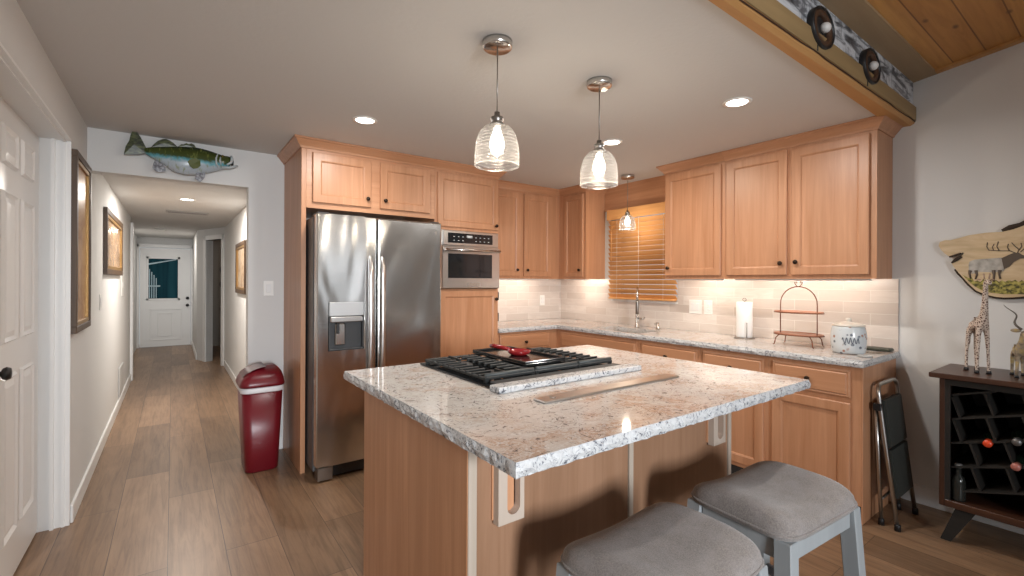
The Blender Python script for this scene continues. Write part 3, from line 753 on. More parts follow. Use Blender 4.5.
# ------------------------------------------------------------------ refrigerator
t = thing('refrigerator', 'stainless steel side-by-side refrigerator with ice dispenser', 'refrigerator', (1.22, 3.6, 0))
gd = mat('dark_fridge_side', (.10, .10, .105), .45, .3)
MB().box(.762, 1.700, 3.30, 4.05, .06, 1.775, .005).build('body', gd, t)
FD = 3.215
def fdoor(x0, x1, holes=None):
    mb = MB(); z0, z1 = .105, 1.79
    if holes is None: return mb.box(x0, x1, FD, 3.295, z0, z1, .012, None, 3)
    hx0, hx1, hz0, hz1 = holes
    mb.box(x0, hx0, FD, 3.295, z0, z1, .006).box(hx1, x1, FD, 3.295, z0, z1, .006).box(hx0-.006, hx1+.006, FD, 3.295, z0, hz0, .0).box(hx0-.006, hx1+.006, FD, 3.295, hz1, z1, .0)
    mb.box(hx0, hx1, 3.28, 3.295, hz0, hz1); return mb
ld = fdoor(.765, 1.163, (.842, 1.075, .872, 1.20)).build('door', M_['steel'], t)
rd = fdoor(1.173, 1.678).build('door', M_['steel'], t)
for dd, x, sg in ((ld, 1.115, 1), (rd, 1.200, -1)):
    prof = [(1.52, .002, .006), (1.50, .014, .012), (1.46, .026, .015)]+[(1.44-.072*k, .034+.008*math.sin(PI*k/10), .0165) for k in range(11)]+[(.69, .026, .015), (.65, .012, .011), (.63, .002, .006)]
    rg = []
    for z, dpt, hw in prof:
        yc = FD-dpt; rg.append([(x-hw, yc+.012, z), (x-hw, yc, z), (x-hw*.55, yc-.008, z), (x+hw*.55, yc-.008, z), (x+hw, yc, z), (x+hw, yc+.012, z)])
    loft(rg).build('handle', M_['steel_flat'], dd)
dp = MB().box(.8435, 1.0735, FD-.003, FD+.02, 1.105, 1.1985, .003).build('dispenser_panel', mat('pale_satin_panel', (.52, .53, .54), .3, .3), ld)
MB().box(.8435, 1.0735, 3.255, 3.279, .874, 1.10).box(.8435, .850, FD+.003, 3.254, .874, 1.10).box(1.067, 1.0735, FD+.003, 3.254, .874, 1.10).build('dispenser_recess', M_['dark'], ld)
MB().box(.8515, 1.065, FD-.006, FD+.03, 1.062, 1.100, .006).build('dispenser_spout', M_['steel_flat'], ld)
MB().box(.885, .955, 3.226, 3.250, .905, 1.055, .008).build('dispenser_paddle', M_['chrome'], ld)
MB().box(.890, .912, FD-.001, 3.224, .985, 1.060, .004).build('dispenser_nozzle', M_['black'], ld)
MB().box(.848, 1.069, FD-.002, 3.252, .874, .884, .002).build('drip_tray', M_['dark'], ld)
MB().box(1.615, 1.635, FD-.002, FD+.002, 1.70, 1.725, .001).build('badge', M_['nickel_dark'], rd)
MB().box(.77, .85, 3.24, 3.38, 1.776, 1.80, .006).box(1.59, 1.67, 3.24, 3.38, 1.776, 1.80, .006).build('hinge_cover', M_['dark'], t)
MB().box(.88, 1.68, 3.27, 3.32, .015, .095, .003).build('kick_grille', M_['black'], t)
MB().box(.775, .875, 3.225, 3.30, .012, .098, .004).build('front_foot', M_['nickel_dark'], t)

# ------------------------------------------------------------------ built-in microwave oven
t = thing('microwave_oven', 'stainless built-in microwave oven with black glass window', 'oven', (2.07, 3.6, 1.28))
MB().box(1.785, 2.362, YF-.022, 3.88, 1.280, 1.772, .003).build('body', M_['steel_flat'], t)
MB().box(1.80, 2.348, YF-.042, YF-.0225, 1.645, 1.765, .003).build('control_frame', M_['steel_flat'], t)
cp_ = MB().box(1.842, 2.285, YF-.046, YF-.043, 1.665, 1.748, .001).build('control_panel', M_['black_gloss'], t)
ic = MB()
for r in range(2):
    for q in range(9):
        if 3 <= q <= 4 and r == 0: continue
        x = 1.89+q*.043; ic.box(x, x+.014, YF-.0475, YF-.0465, 1.683+r*.032, 1.688+r*.032)
ic.box(2.02, 2.075, YF-.0475, YF-.0465, 1.712, 1.732)
ic.build('key_icons', mat('pale_print', (.5, .52, .52), .5), cp_)
MB().box(1.788, 2.358, YF-.050, YF-.0225, 1.284, 1.632, .004).build('door', M_['steel_flat'], t)
MB().box(1.84, 2.275, YF-.054, YF-.051, 1.370, 1.575, .001).build('window', M_['black_gloss'], t)
MB().tube([(1.80, YF-.088, 1.605), (2.34, YF-.088, 1.605)], .011, 12).tube([(1.815, YF-.088, 1.605), (1.815, YF-.045, 1.605)], .012, 12).tube([(2.325, YF-.088, 1.605), (2.325, YF-.045, 1.605)], .012, 12).build('handle', M_['chrome'], t)
MB().box(2.02, 2.15, YF-.054, YF-.051, 1.300, 1.330, .002).build('badge', M_['chrome'], t)

# ------------------------------------------------------------------ island
IX0, IX1, IY0, IY1 = .658, 2.277, .8803, 2.2428
t = thing('kitchen_island', 'maple kitchen island body beneath the granite slab', 'island', (1.45, 1.68, 0))
bx0, bx1, by0, by1 = .712, 2.175, 1.19, 2.10
MB().box(bx0, bx1, by0+.004, by1, .09, .876).build('body', M_['maple'], t)
MB().box(bx0+.03, bx1-.05, by0+.04, by1-.06, 0, .09).build('plinth', M_['dark'], t)
daylit_w = wood('daylit_batten_wood', (.50, .42, .35), (.42, .35, .28), 'z', 26, .4)  # paled so the colour carries the daylight highlight on the strips
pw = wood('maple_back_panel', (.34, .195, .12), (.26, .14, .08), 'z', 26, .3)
MB().box(bx0-.006, bx0, by0-.004, by1, .0, .876, .001).build('end_panel', M_['maple'], t)
MB().box(bx0+.028, 1.43, by0-.002, by0+.003, 0, .875).box(1.458, bx1-.022, by0-.002, by0+.003, 0, .875).build('back_panel', pw, t)
for x0, x1 in ((bx0-.004, bx0+.026), (1.432, 1.456), (bx1-.02, bx1+.004)):
    MB().box(x0, x1, by0-.010, by0+.003, 0, .875, .002).build('batten', daylit_w, t)
def bracket(xc):
    """flat board with a slot that is round at the bottom"""
    w, z0, z1, yf, yb = .098, .605, .875, 1.152, 1.180
    x0, x1 = xc-w/2, xc+w/2; sx0, sx1 = xc-.016, xc+.033; sz = .652; r = (sx1-sx0)/2; cx = (sx0+sx1)/2
    outer = [(x0, z1), (x0, z0), (x1, z0), (x1, z1), (sx1, z1)]
    slot = [(cx+r*math.cos(-a), sz+r*math.sin(-a)) for a in [PI*k/10 for k in range(11)]]
    n = len(outer); poly = outer+slot+[(sx0, z1)]
    mb = MB()
    # strips keep faces planar and convex
    mb.prism([(x0, z0), (sx0, z0), (sx0, z1), (x0, z1)], 'y', yf, yb)
    mb.prism([(sx1, z0), (x1, z0), (x1, z1), (sx1, z1)], 'y', yf, yb)
    for a, b in zip(slot, slot[1:]):
        mb.prism([(b[0], z0), (a[0], z0), (a[0], a[1]), (b[0], b[1])], 'y', yf, yb)
    o = mb.build('bracket', wood('pale_bracket_wood', (.52, .43, .36), (.45, .37, .30), 'z', 26, .4), t)
    MB().box(x0-.004, x1-.02, yb, 1.188, z0+.01, .875).build('bracket_cleat', M_['maple'], o)
bracket(.845); bracket(2.025)
cx0, cx1, cy0, cy1 = 1.02, 1.83, 1.53, 2.19      # cooktop cut-out
o = slab([(IX0, IY0), (IX1, IY0), (IX1, IY1), (IX0, IY1)], [[(cx0+.02, cy0+.02), (cx1-.02, cy0+.02), (cx1-.02, cy1-.02), (cx0+.02, cy1-.02)]], .877, .917, .0035, .022, 5).build('island_countertop', [M_['granite'], M_['granite_edge']])
tag(o, 'large speckled granite slab on the island holding the cooktop', 'countertop')
MB().box(1.0, 1.84, 1.445, 1.515, .9175, .942, .004).build('granite_ledge', M_['granite_edge'], o)
t = thing('downdraft_vent', 'long flat stainless vent cover set into the granite in front of the cooktop', 'vent', (1.45, 1.27, .9172))
MB().box(1.05, 1.84, 1.238, 1.305, .9172, .926, .003).build('cover', M_['steel_flat'], t)
MB().lathe([(.012, .926), (.012, .928), (.006, .9285), (0, .928)], (1.115, 1.272, 0), 16).build('push_button', M_['nickel_dark'], t)
# cooktop
t = thing('gas_cooktop', 'black gas cooktop with cast iron grates and centre griddle on the island', 'cooktop', (1.44, 1.86, .918))
MB().box(cx0, cx1, cy0, cy1, .9175, .926, .003).box(cx0+.03, cx1-.03, cy0+.03, cy1-.03, .890, .9174).build('tray', M_['black_gloss'], t)
MB().box(cx0+.03, cx1-.03, cy0+.0, cy0+.06, .927, .936, .003).build('front_rail', M_['dark'], t)
iron = mat('cast_iron', (.022, .024, .024), .5)
railm = mat('grey_cast_iron_rail', (.055, .062, .062), .5)
gz0, gz1 = .936, .948
for gx0, gx1, full in ((cx0+.02, cx0+.285, True), (cx0+.29, cx0+.55, False), (cx0+.555, cx1-.02, True)):
    g = MB()
    g.box(gx0, gx1, cy0+.075, cy0+.095, gz0, gz1+.004, .005).box(gx0, gx1, cy1-.035, cy1-.017, gz0, gz1, .004)
    g.box(gx0, gx0+.014, cy0+.075, cy1-.017, gz0, gz1, .003).box(gx1-.014, gx1, cy0+.075, cy1-.017, gz0, gz1, .003)
    for (px, py) in ((gx0+.01, cy0+.085), (gx1-.01, cy0+.085), (gx0+.01, cy1-.03), (gx1-.01, cy1-.03)): g.box(px-.008, px+.008, py-.008, py+.008, .9265, gz0+.002)
    if full:
        for k in range(9):
            y = cy0+.13+k*.053; g.box(gx0, gx0+.10, y-.005, y+.005, gz0+.002, gz1+.006, .002); g.box(gx1-.10, gx1, y-.005, y+.005, gz0+.002, gz1+.006, .002)
        g.box((gx0+gx1)/2-.005, (gx0+gx1)/2+.005, cy0+.08, cy0+.2, gz0+.002, gz1+.006).box((gx0+gx1)/2-.005, (gx0+gx1)/2+.005, cy1-.15, cy1-.03, gz0+.002, gz1+.006)
    else:
        for k in range(3): g.box(gx0, gx1, cy0+.2+k*.16-.005, cy0+.2+k*.16+.005, gz0+.002, gz1)
    g.build('grate', iron, t)
    MB().tube([(gx0+.004, cy0+.085, gz1+.008), (gx1-.004, cy0+.085, gz1+.007)], .008, 10).build('grate_rail', railm, t)
    if full:
        for by in (cy0+.22, cy0+.49):
            MB().lathe([(.0, .9265), (.05, .9265), (.05, .932), (.036, .936), (.036, .938), (.0, .939)], ((gx0+gx1)/2, by, 0), 24).build('burner', M_['dark'], t)
gg = thing('griddle', 'black flat griddle plate on the centre of the cooktop', 'griddle', (1.44, 1.9, gz1))
g = MB(); a0, a1, b0, b1 = cx0+.295, cx0+.545, cy0+.16, cy1-.03; z0 = gz1+.0065
g.box(a0, a1, b0, b1, z0, z0+.009, .002)
g.box(a0, a1, b0, b0+.010, z0+.009, z0+.020, .003).box(a0, a1, b1-.010, b1, z0+.009, z0+.020, .003).box(a0, a0+.010, b0, b1, z0+.009, z0+.020, .003).box(a1-.010, a1, b0, b1, z0+.009, z0+.020, .003)
g.build('plate', mat('seasoned_iron', (.018, .018, .018), .12), gg)
MB().box(a0+.08, a1-.08, b1+.001, b1+.016, z0+.006, z0+.018, .003).build('handle', iron, gg)
t = thing('spoon_rest', 'red enamel spoon rest with a handle lying on the griddle', 'spoon rest', (1.46, 1.98, z0+.01))
sz = z0+.0095; scx, scy = 1.455, 1.925
MB().lathe([(.0, sz), (.040, sz), (.056, sz+.010), (.063, sz+.024), (.059, sz+.025), (.052, sz+.013), (.036, sz+.005), (0, sz+.005)], (scx, scy, 0), 28).build('bowl', M_['red_gloss'], t)
MB().tube([(scx-.02, scy+.050, sz+.022), (scx-.04, scy+.10, sz+.030), (scx-.05, scy+.15, sz+.033), (scx-.055, scy+.185, sz+.031)], [.010, .011, .012, .009], 10).build('handle', M_['red_gloss'], t)

# ------------------------------------------------------------------ stools
def make_stool(label, loc, rz):
    t = thing('saddle_stool', label, 'stool', (0, 0, 0), 0, 'saddle stools at the island')
    a, b, zb = .235, .183, .590
    mb = MB(); nu, nv = 36, 28; vs = []
    for j in range(nv+1):
        for i in range(nu+1):
            u = -1+2*i/nu; v = -1+2*j/nv
            # rounded rectangle footprint
            x = a*u*(1-.10*v**6*abs(u)**3); y = b*v*(1-.10*u**6*abs(v)**3)
            h = (.034+.048*u*u)*(max(0, 1-abs(v)**3.0))**.55*(max(0, 1-abs(u)**7))**.5
            vs.append((x, y, zb+.016+h))
    fs = [(j*(nu+1)+i, j*(nu+1)+i+1, (j+1)*(nu+1)+i+1, (j+1)*(nu+1)+i) for j in range(nv) for i in range(nu)]
    top = mb.add(vs, fs, True)
    ring = [i for i in range(nu+1)]+[j*(nu+1)+nu for j in range(1, nv+1)]+[nv*(nu+1)+i for i in range(nu-1, -1, -1)]+[j*(nu+1) for j in range(nv-1, 0, -1)]
    low = [mb.b.verts.new((top[i].co.x*.985, top[i].co.y*.98, zb)) for i in ring]
    n = len(ring)
    for k in range(n): f = mb.b.faces.new((top[ring[k]], low[k], low[(k+1) % n], top[ring[(k+1) % n]])); f.smooth = True
    mb.b.faces.new(low[::-1])
    st = mb.build('seat_cushion', M_['fabric'], t)
    pp = [(p_[0]*1.002, p_[1]*1.002, zb+.014) for p_ in [vs[q_] for q_ in ring[::2]]]
    MB().tube(pp, .004, 6, closed=True).build('piping', M_['fabric'], st)
    P = M_['stool_paint']
    for sx in (-1, 1):
        for sy in (-1, 1):
            x0, y0 = sx*(a-.034), sy*(b-.034); x1, y1 = sx*(a+.008), sy*(b-.004); hx, hy = .022, .026
            v = [(x1+q*hx, y1+w*hy, 0) for q, w in ((-1, -1), (1, -1), (1, 1), (-1, 1))]+[(x0+q*hx, y0+w*hy, zb-.001) for q, w in ((-1, -1), (1, -1), (1, 1), (-1, 1))]
            m = MB(); m.add(v, [(3, 2, 1, 0), (4, 5, 6, 7)]+[(k, (k+1) % 4, 4+(k+1) % 4, 4+k) for k in range(4)]); bmesh.ops.bevel(m.b, geom=m.b.edges[:], offset=.003, segments=1, affect='EDGES')
            m.build('leg', P, t)
    for sy in (-1, 1): MB().box(-(a-.058), a-.058, sy*(b-.03)-.01, sy*(b-.03)+.01, zb-.065, zb-.001, .002).build('apron', P, t)
    for sx in (-1, 1): MB().box(sx*(a-.03)-.01, sx*(a-.03)+.01, -(b-.062), b-.062, zb-.065, zb-.001, .002).build('apron', P, t)
    dk = mat('dark_stretcher_paint', (.09, .10, .11), .5)
    for sy in (-1, 1): MB().box(-(a-.035), a-.035, sy*(b-.018)-.011, sy*(b-.018)+.011, .30, .335, .002).build('stretcher', dk, t)
    for sx in (-1, 1): MB().box(sx*(a-.013)-.011, sx*(a-.013)+.011, -(b-.045), b-.045, .20, .235, .002).build('stretcher', dk, t)
    t.location = loc; t.rotation_euler = (0, 0, rz)
    return t
s1 = make_stool('grey tweed saddle stool with pale blue-grey legs, fully in view nearer the step ladder', (1.672, .760, 0), math.radians(-4))
s2 = copy_tree(s1); s2['label'] = 'grey tweed saddle stool cut off by the bottom edge, nearer the island corner'
s2.location = (1.065, .768, 0); s2.rotation_euler = (0, 0, math.radians(1))

# ------------------------------------------------------------------ lamps
def pendant(x, y, label, group, zt=1.99, zb=1.822, R=.093, power=5):
    t = thing('pendant_light', label, 'pendant lamp', (x, y, HC), 0, group)
    k = R/.093
    MB().lathe([(.0, HC-.001), (.062, HC-.001), (.062, HC-.026), (.056, HC-.032), (0, HC-.032)], (x, y, 0), 32).build('canopy', M_['chrome'], t)
    MB().tube([(x, y, HC-.03), (x, y, zt+.052*k)], .0028, 8).build('cord', M_['nickel_dark'], t)
    MB().lathe([(0, zt+.055*k), (.012*k, zt+.053*k), (.012*k, zt+.038*k), (.026*k, zt+.032*k), (.026*k, zt+.018*k), (.022*k, zt+.014*k), (.032*k, zt+.004*k), (.034*k, zt-.006*k), (0, zt-.006*k)], (x, y, 0), 24).build('socket_cap', M_['nickel_dark'], t)
    H = zt-zb
    pr = [(.032*k, zt-.002), (.050*k, zt-H*.045), (.066*k, zt-H*.13), (.078*k, zt-H*.25), (.087*k, zt-H*.42), (.091*k, zt-H*.60), (R, zt-H*.78), (R*.975, zt-H*.83), (R, zt-H*.89), (R*.985, zt-H*.96), (R*.95, zb)]
    inner = [(r-.003, z) for r, z in pr][::-1]
    MB().lathe(pr, (x, y, 0), 40, 'z', caps=False).build('glass_shade', M_['glass'], t)
    m = MB().tube([(x+R*.975*math.cos(a), y+R*.975*math.sin(a), zb) for a in [2*PI*q/32 for q in range(32)]], .0022, 6, closed=True)
    m.build('shade_rim', M_['glass'], t)
    b = MB().lathe([(.0, zt-.01), (.013*k, zt-.012), (.017*k, zt-.03), (.027*k, zt-.055*k), (.031*k, zt-.085*k), (.022*k, zt-.115*k), (0, zt-.130*k)], (x, y, 0), 20).build('bulb', M_['filament'], t)
    light('pendant_bulb', 'POINT', (x, y, zt-.10*k-.040), power, (1, .86, .68), .03)
    return t
PG = 'glass dome pendants over the island'
pendant(1.078, 1.584, 'clear ribbed glass pendant over the cooktop end of the island, nearer the refrigerator', PG)
pendant(1.697, 1.598, 'clear ribbed glass pendant over the island in front of the corner wall cabinet', PG)
pendant(3.415, 2.855, 'small clear glass pendant hanging in front of the window blind', 'sink pendant', 1.965, 1.830, .075, 3.5)
def recessed(x, y, z, label, power=12.5, col=NEUT, r=.055):
    t = thing('recessed_light', label, 'ceiling light', (x, y, z), 0, 'recessed ceiling lights')
    MB().lathe([(r, z-.001), (r+.020, z-.001), (r+.020, z-.004), (r+.002, z-.006), (r, z-.004), (r, z-.001)], (x, y, 0), 32, caps=False).build('trim_ring', M_['plastic_white'], t)
    MB().lathe([(0, z-.0035), (r-.001, z-.0035), (r-.001, z-.002), (0, z-.002)], (x, y, 0), 32).build('lens', M_['lamp'], t)
    light('recessed_lamp', 'AREA', (x, y, z-.008), power, col, r*1.9, None, (0, 0, -1))
recessed(.954, 2.851, HC, 'round recessed ceiling light in front of the refrigerator cabinet')
recessed(2.512, 2.242, HC, 'round recessed ceiling light in the middle, behind the right-hand island pendant', 14, (1, .87, .72))
recessed(2.499, 1.331, HC, 'round recessed ceiling light nearest the wooden beam')
recessed(.116, 5.821, HH, 'round recessed ceiling light in the hall', 36, (1, .93, .85))
light('hall_far_lamp', 'AREA', (-.1, 10.2, HH-.01), 10, (1, .93, .85), .15, None, (0, 0, -1))
light('bathroom_fill', 'POINT', (1.1, 9.5, 1.9), 5, (1, .85, .7), .08)  # added fill without a fixture, so the bathroom shows through the doorway
# under-cabinet strips
def strip(label, x0, x1, y0, y1, power, sx, sy, aim):
    o = MB().box(x0, x1, y0, y1, UB-.012, UB-.001, .002).build('undercabinet_light', M_['plastic_white']); tag(o, label, 'strip light', 'undercabinet strips')
    light('undercabinet_lamp', 'AREA', ((x0+x1)/2, (y0+y1)/2, UB-.018), power, (1, .87, .73), max(sx, sy), min(sx, sy), aim)
strip('slim strip light below the back wall cabinet', 2.5, 3.3, 3.84, 3.87, 2.2, .78, .03, (0, .7, -.7))
strip('slim strip light below the corner wall cabinet', 3.45, 3.48, 3.42, 3.75, 1.3, .02, .3, (.75, 0, -.65))
strip('slim strip light below the single-door wall cabinet', 3.45, 3.48, 1.95, 2.38, 1.25, .02, .42, (.75, 0, -.65))
strip('slim strip light below the two-door wall cabinet above the canister', 3.45, 3.48, 1.0, 1.85, 2.1, .02, .84, (.75, 0, -.65))
# vent, smoke detector
t = thing('ceiling_vent', 'white slotted air vent on the hall ceiling', 'vent', (.15, 6.6, HH))
MB().box(-.07, .36, 6.85, 7.02, HH-.012, HH, .003).build('frame', mat('vent_white', (.42, .41, .40), .6), t)
m = MB()
for k in range(5): m.box(-.05, .34, 6.872+k*.028, 6.882+k*.028, HH-.016, HH-.0125)
m.build('slat', mat('vent_grey', (.28, .27, .26), .6), t)
o = MB().lathe([(.0, HH-.035), (.05, HH-.035), (.065, HH-.02), (.065, HH), (0, HH)], (-.16, 9.4, 0), 24).build('smoke_detector', M_['plastic_white']); tag(o, 'round white smoke detector on the hall ceiling before the end door', 'smoke detector')

# ------------------------------------------------------------------ pictures
gold = mat('aged_gilt', (.30, .17, .055), .4, .55)
fr_w = wood('dark_carved_frame', (.11, .062, .030), (.06, .032, .016), 'z', 25, .5)
def art(name, a, b, c):
    m = mat(name, a, .25); f = noise_tex(m, pos(m, (3, 3, 5)), 1.2, 5, .6, .8)
    L(m, ramp(m, f, [(.3, c), (.5, b), (.7, a)]), BS(m).inputs['Base Color']); return m
art1 = art('sepia_print', (.62, .36, .17), (.50, .27, .12), (.36, .17, .07))
art2 = art('brown_print', (.48, .33, .20), (.34, .22, .13), (.20, .12, .07))
def picture(x, y0, y1, z0, z1, sg, label, am, fw=.055, th=.027, glass=False):
    t = thing('framed_picture', label, 'picture', (x, (y0+y1)/2, z0), 0, 'framed pictures on the walls')
    def fr(k0, k1, d0, d1, m, nm):
        mb = MB(); xa, xb = x+sg*d0, x+sg*d1
        mb.box(xa, xb, y0+k0, y1-k0, z0+k0, z0+k1, .002).box(xa, xb, y0+k0, y1-k0, z1-k1, z1-k0, .002).box(xa, xb, y0+k0, y0+k1, z0+k1, z1-k1, .002).box(xa, xb, y1-k1, y1-k0, z0+k1, z1-k1, .002)
        mb.build(nm, m, t)
    fr(0, fw*.62, .001, th, fr_w, 'frame'); fr(fw*.62, fw, .001, th*.78, gold, 'inner_frame')
    MB().box(x+sg*.002, x+sg*.008, y0+fw, y1-fw, z0+fw, z1-fw).build('print', am, t)
picture(XL, 3.36+.12, 4.03, 1.045, 2.062, 1, 'tall sepia picture in a dark gilt frame on the left wall, nearest the closet', art1, .060)
picture(XL, 4.95, 6.40, 1.385, 1.93, 1, 'smaller landscape picture in a brown frame on the left wall, past the tall one', art2, .075)
picture(XH, 5.85, 6.75, 1.185, 1.785, -1, 'gold-framed picture on the right-hand wall inside the hall', art('pale_print', (.66, .52, .36), (.56, .40, .26), (.36, .22, .12)), .07)

# ------------------------------------------------------------------ mounted bass
FY = YB-.055
fm = mat('painted_bass_skin', (.2, .3, .1), .22)
tc = N(fm, 'ShaderNodeNewGeometry'); sx = N(fm, 'ShaderNodeSeparateXYZ'); L(fm, tc.outputs['Position'], sx.inputs[0])
# height above the lateral line (body tilts slightly)
mm = N(fm, 'ShaderNodeMath'); mm.operation = 'MULTIPLY_ADD'; mm.inputs[1].default_value = .02; L(fm, sx.outputs['X'], mm.inputs[0]); L(fm, sx.outputs['Z'], mm.inputs[2])
nf = noise_tex(fm, pos(fm), 22, 4, .6, 1)
m2 = N(fm, 'ShaderNodeMath'); m2.operation = 'MULTIPLY_ADD'; m2.inputs[1].default_value = .05; L(fm, nf, m2.inputs[0]); L(fm, mm.outputs[0], m2.inputs[2])
mr = N(fm, 'ShaderNodeMapRange'); mr.inputs['From Min'].default_value = 2.10; mr.inputs['From Max'].default_value = 2.33; L(fm, m2.outputs[0], mr.inputs[0])
bc = ramp(fm, mr.outputs[0], [(.18, (.40, .45, .50)), (.40, (.38, .45, .50)), (.50, (.10, .33, .40)), (.58, (.045, .07, .02)), (.72, (.05, .065, .012)), (.9, (.018, .026, .010))])
nf2 = noise_tex(fm, pos(fm, (60, 20, 20)), 1, 4)
bc = mixc(fm, ramp(fm, nf2, [(.55, (0, 0, 0)), (.68, (.6,)*3)]), bc, (.19, .22, .05))
L(fm, bc, BS(fm).inputs['Base Color'])
t = thing('mounted_fish', 'green painted largemouth bass mounted above the hall opening', 'fish trophy', (.07, YB, 2.04))
# body stations: x, top, bottom, half thickness
stn = [(-.158, 2.240, 2.205, .010), (-.12, 2.252, 2.180, .018), (-.06, 2.264, 2.145, .028), (.0, 2.277, 2.102, .038), (.06, 2.287, 2.086, .044), (.12, 2.293, 2.092, .048), (.17, 2.290, 2.106, .048), (.22, 2.281, 2.124, .045), (.26, 2.270, 2.142, .040), (.295, 2.262, 2.160, .034), (.325, 2.262, 2.172, .026), (.345, 2.258, 2.20, .014)]
v = []; K = 20
for x, zt, zb, h in stn:
    cz, rz = (zt+zb)/2, (zt-zb)/2
    for k in range(K):
        a = 2*PI*k/K; v.append((x, FY+h*math.cos(a), cz+rz*math.sin(a)))
fs = [(i*K+k, i*K+(k+1) % K, (i+1)*K+(k+1) % K, (i+1)*K+k) for i in range(len(stn)-1) for k in range(K)]+[tuple(range(K))[::-1], tuple(range((len(stn)-1)*K, len(stn)*K))]
mb = MB(); mb.add(v, fs, True); body = mb.build('body', fm, t)
finm = mat('fin_membrane', (.05, .06, .035), .35)
L(finm, ramp(finm, noise_tex(finm, pos(finm, (30, 10, 60)), 1, 3), [(.4, (.025, .03, .018)), (.65, (.12, .14, .06))]), BS(finm).inputs['Base Color'])
fing = mat('grey_fin', (.22, .23, .25), .4)
L(fing, ramp(fing, noise_tex(fing, pos(fing, (60, 10, 60)), 1, 3), [(.4, (.10, .10, .12)), (.65, (.36, .37, .40))]), BS(fing).inputs['Base Color'])
def fin(nm, poly, m, y=FY, th=.006, dy=0):
    mb = MB(); n = len(poly); cx = sum(p[0] for p in poly)/n; cz = sum(p[1] for p in poly)/n
    a = [(x, y-th/2+dy*i/n, z) for i, (x, z) in enumerate(poly)]; b = [(x, y+th/2+dy*i/n, z) for i, (x, z) in enumerate(poly)]
    vv = a+b+[(cx, y-th, cz), (cx, y+th, cz)]
    mb.add(vv, [((i+1) % n, i, 2*n) for i in range(n)]+[(n+i, n+(i+1) % n, 2*n+1) for i in range(n)]+[(i, (i+1) % n, n+(i+1) % n, n+i) for i in range(n)])
    return mb.build(nm, m, t)
fin('tail_fin', [(-.150, 2.243), (-.175, 2.300), (-.200, 2.345), (-.220, 2.348), (-.232, 2.31), (-.238, 2.275), (-.256, 2.234), (-.262, 2.20), (-.266, 2.177), (-.225, 2.183), (-.185, 2.190), (-.150, 2.205)], finm, FY, .012)
fin('rear_dorsal_fin', [(-.124, 2.250), (-.105, 2.278), (-.086, 2.300), (-.062, 2.316), (-.04, 2.323), (-.02, 2.314), (.0, 2.302), (.024, 2.278), (-.05, 2.258)], finm)
fin('front_dorsal_fin', [(.028, 2.282), (.045, 2.300), (.060, 2.302), (.074, 2.314), (.088, 2.308), (.104, 2.317), (.121, 2.309), (.133, 2.288), (.08, 2.280)], finm)
fin('anal_fin', [(-.102, 2.165), (-.112, 2.135), (-.116, 2.11), (-.100, 2.094), (-.085, 2.085), (-.062, 2.088), (-.043, 2.098), (-.045, 2.14)], fing)
fin('pelvic_fin', [(.13, 2.105), (.128, 2.085), (.124, 2.066), (.140, 2.052), (.156, 2.044), (.172, 2.062), (.183, 2.082), (.189, 2.115)], fing, FY-.02)
fin('pectoral_fin', [(.155, 2.195), (.120, 2.200), (.092, 2.188), (.081, 2.172), (.094, 2.142), (.114, 2.127), (.140, 2.135), (.157, 2.155)], mat('olive_fin', (.10, .12, .035), .35), FY-.052, .004, -.008)
jw = mat('silver_jaw', (.45, .50, .52), .3)
MB().tube([(.288, FY-.02, 2.172), (.33, FY-.022, 2.172), (.36, FY-.016, 2.185), (.388, FY, 2.199)], [.008, .010, .009, .007], 10).tube([(.36, FY+.016, 2.185), (.388, FY, 2.199)], .008, 8).build('lower_jaw', jw, t)
MB().tube([(.345, FY-.012, 2.262), (.352, FY-.02, 2.24), (.345, FY-.026, 2.212), (.318, FY-.032, 2.190)], [.008, .010, .009, .006], 10).build('upper_lip', jw, t)
MB().lathe([(.0, .0), (.03, .0), (.022, .012), (0, .014)], (.350, FY, 2.215), 14, 'x').build('mouth', M_['black'], t)
MB().tube([(.262, FY-.040, 2.262), (.250, FY-.045, 2.225), (.252, FY-.044, 2.185), (.268, FY-.036, 2.162)], [.003, .006, .006, .003], 8).tube([(.278, FY-.038, 2.240), (.274, FY-.040, 2.21), (.282, FY-.036, 2.185)], [.003, .007, .003], 8).build('gill_cover', jw, t)
e_ = MB().sphere((.292, FY-.032, 2.250), .009, 12).build('eye', mat('glass_eye', (.16, .12, .02), .05), t)
MB().sphere((.2935, FY-.040, 2.250), .004, 8).build('pupil', M_['black_gloss'], e_)
MB().box(.02, .12, YB-.02, YB-.001, 2.16, 2.22, .003).build('mount_block', M_['walnut'], t)

# ------------------------------------------------------------------ trash can
t = thing('trash_can', 'tall deep red plastic trash can with swing lid beside the fridge panel', 'trash can', (.515, 3.78, 0))
tx, ty = .515, 3.80
loft([rrect(tx, ty, .098, .130, .05, 0), rrect(tx, ty, .106, .138, .05, .01), rrect(tx, ty, .132, .165, .06, .575)]).build('bin', M_['red_plastic'], t)
loft([rrect(tx, ty, .134, .167, .06, .560), rrect(tx, ty, .1365, .1695, .06, .568), rrect(tx, ty, .137, .170, .06, .590), rrect(tx, ty, .133, .166, .06, .598)]).build('liner', M_['bag'], t)
rings = [rrect(tx, ty, .141, .173, .06, .600), rrect(tx, ty, .143, .176, .06, .615), rrect(tx, ty, .139, .172, .06, .63)]
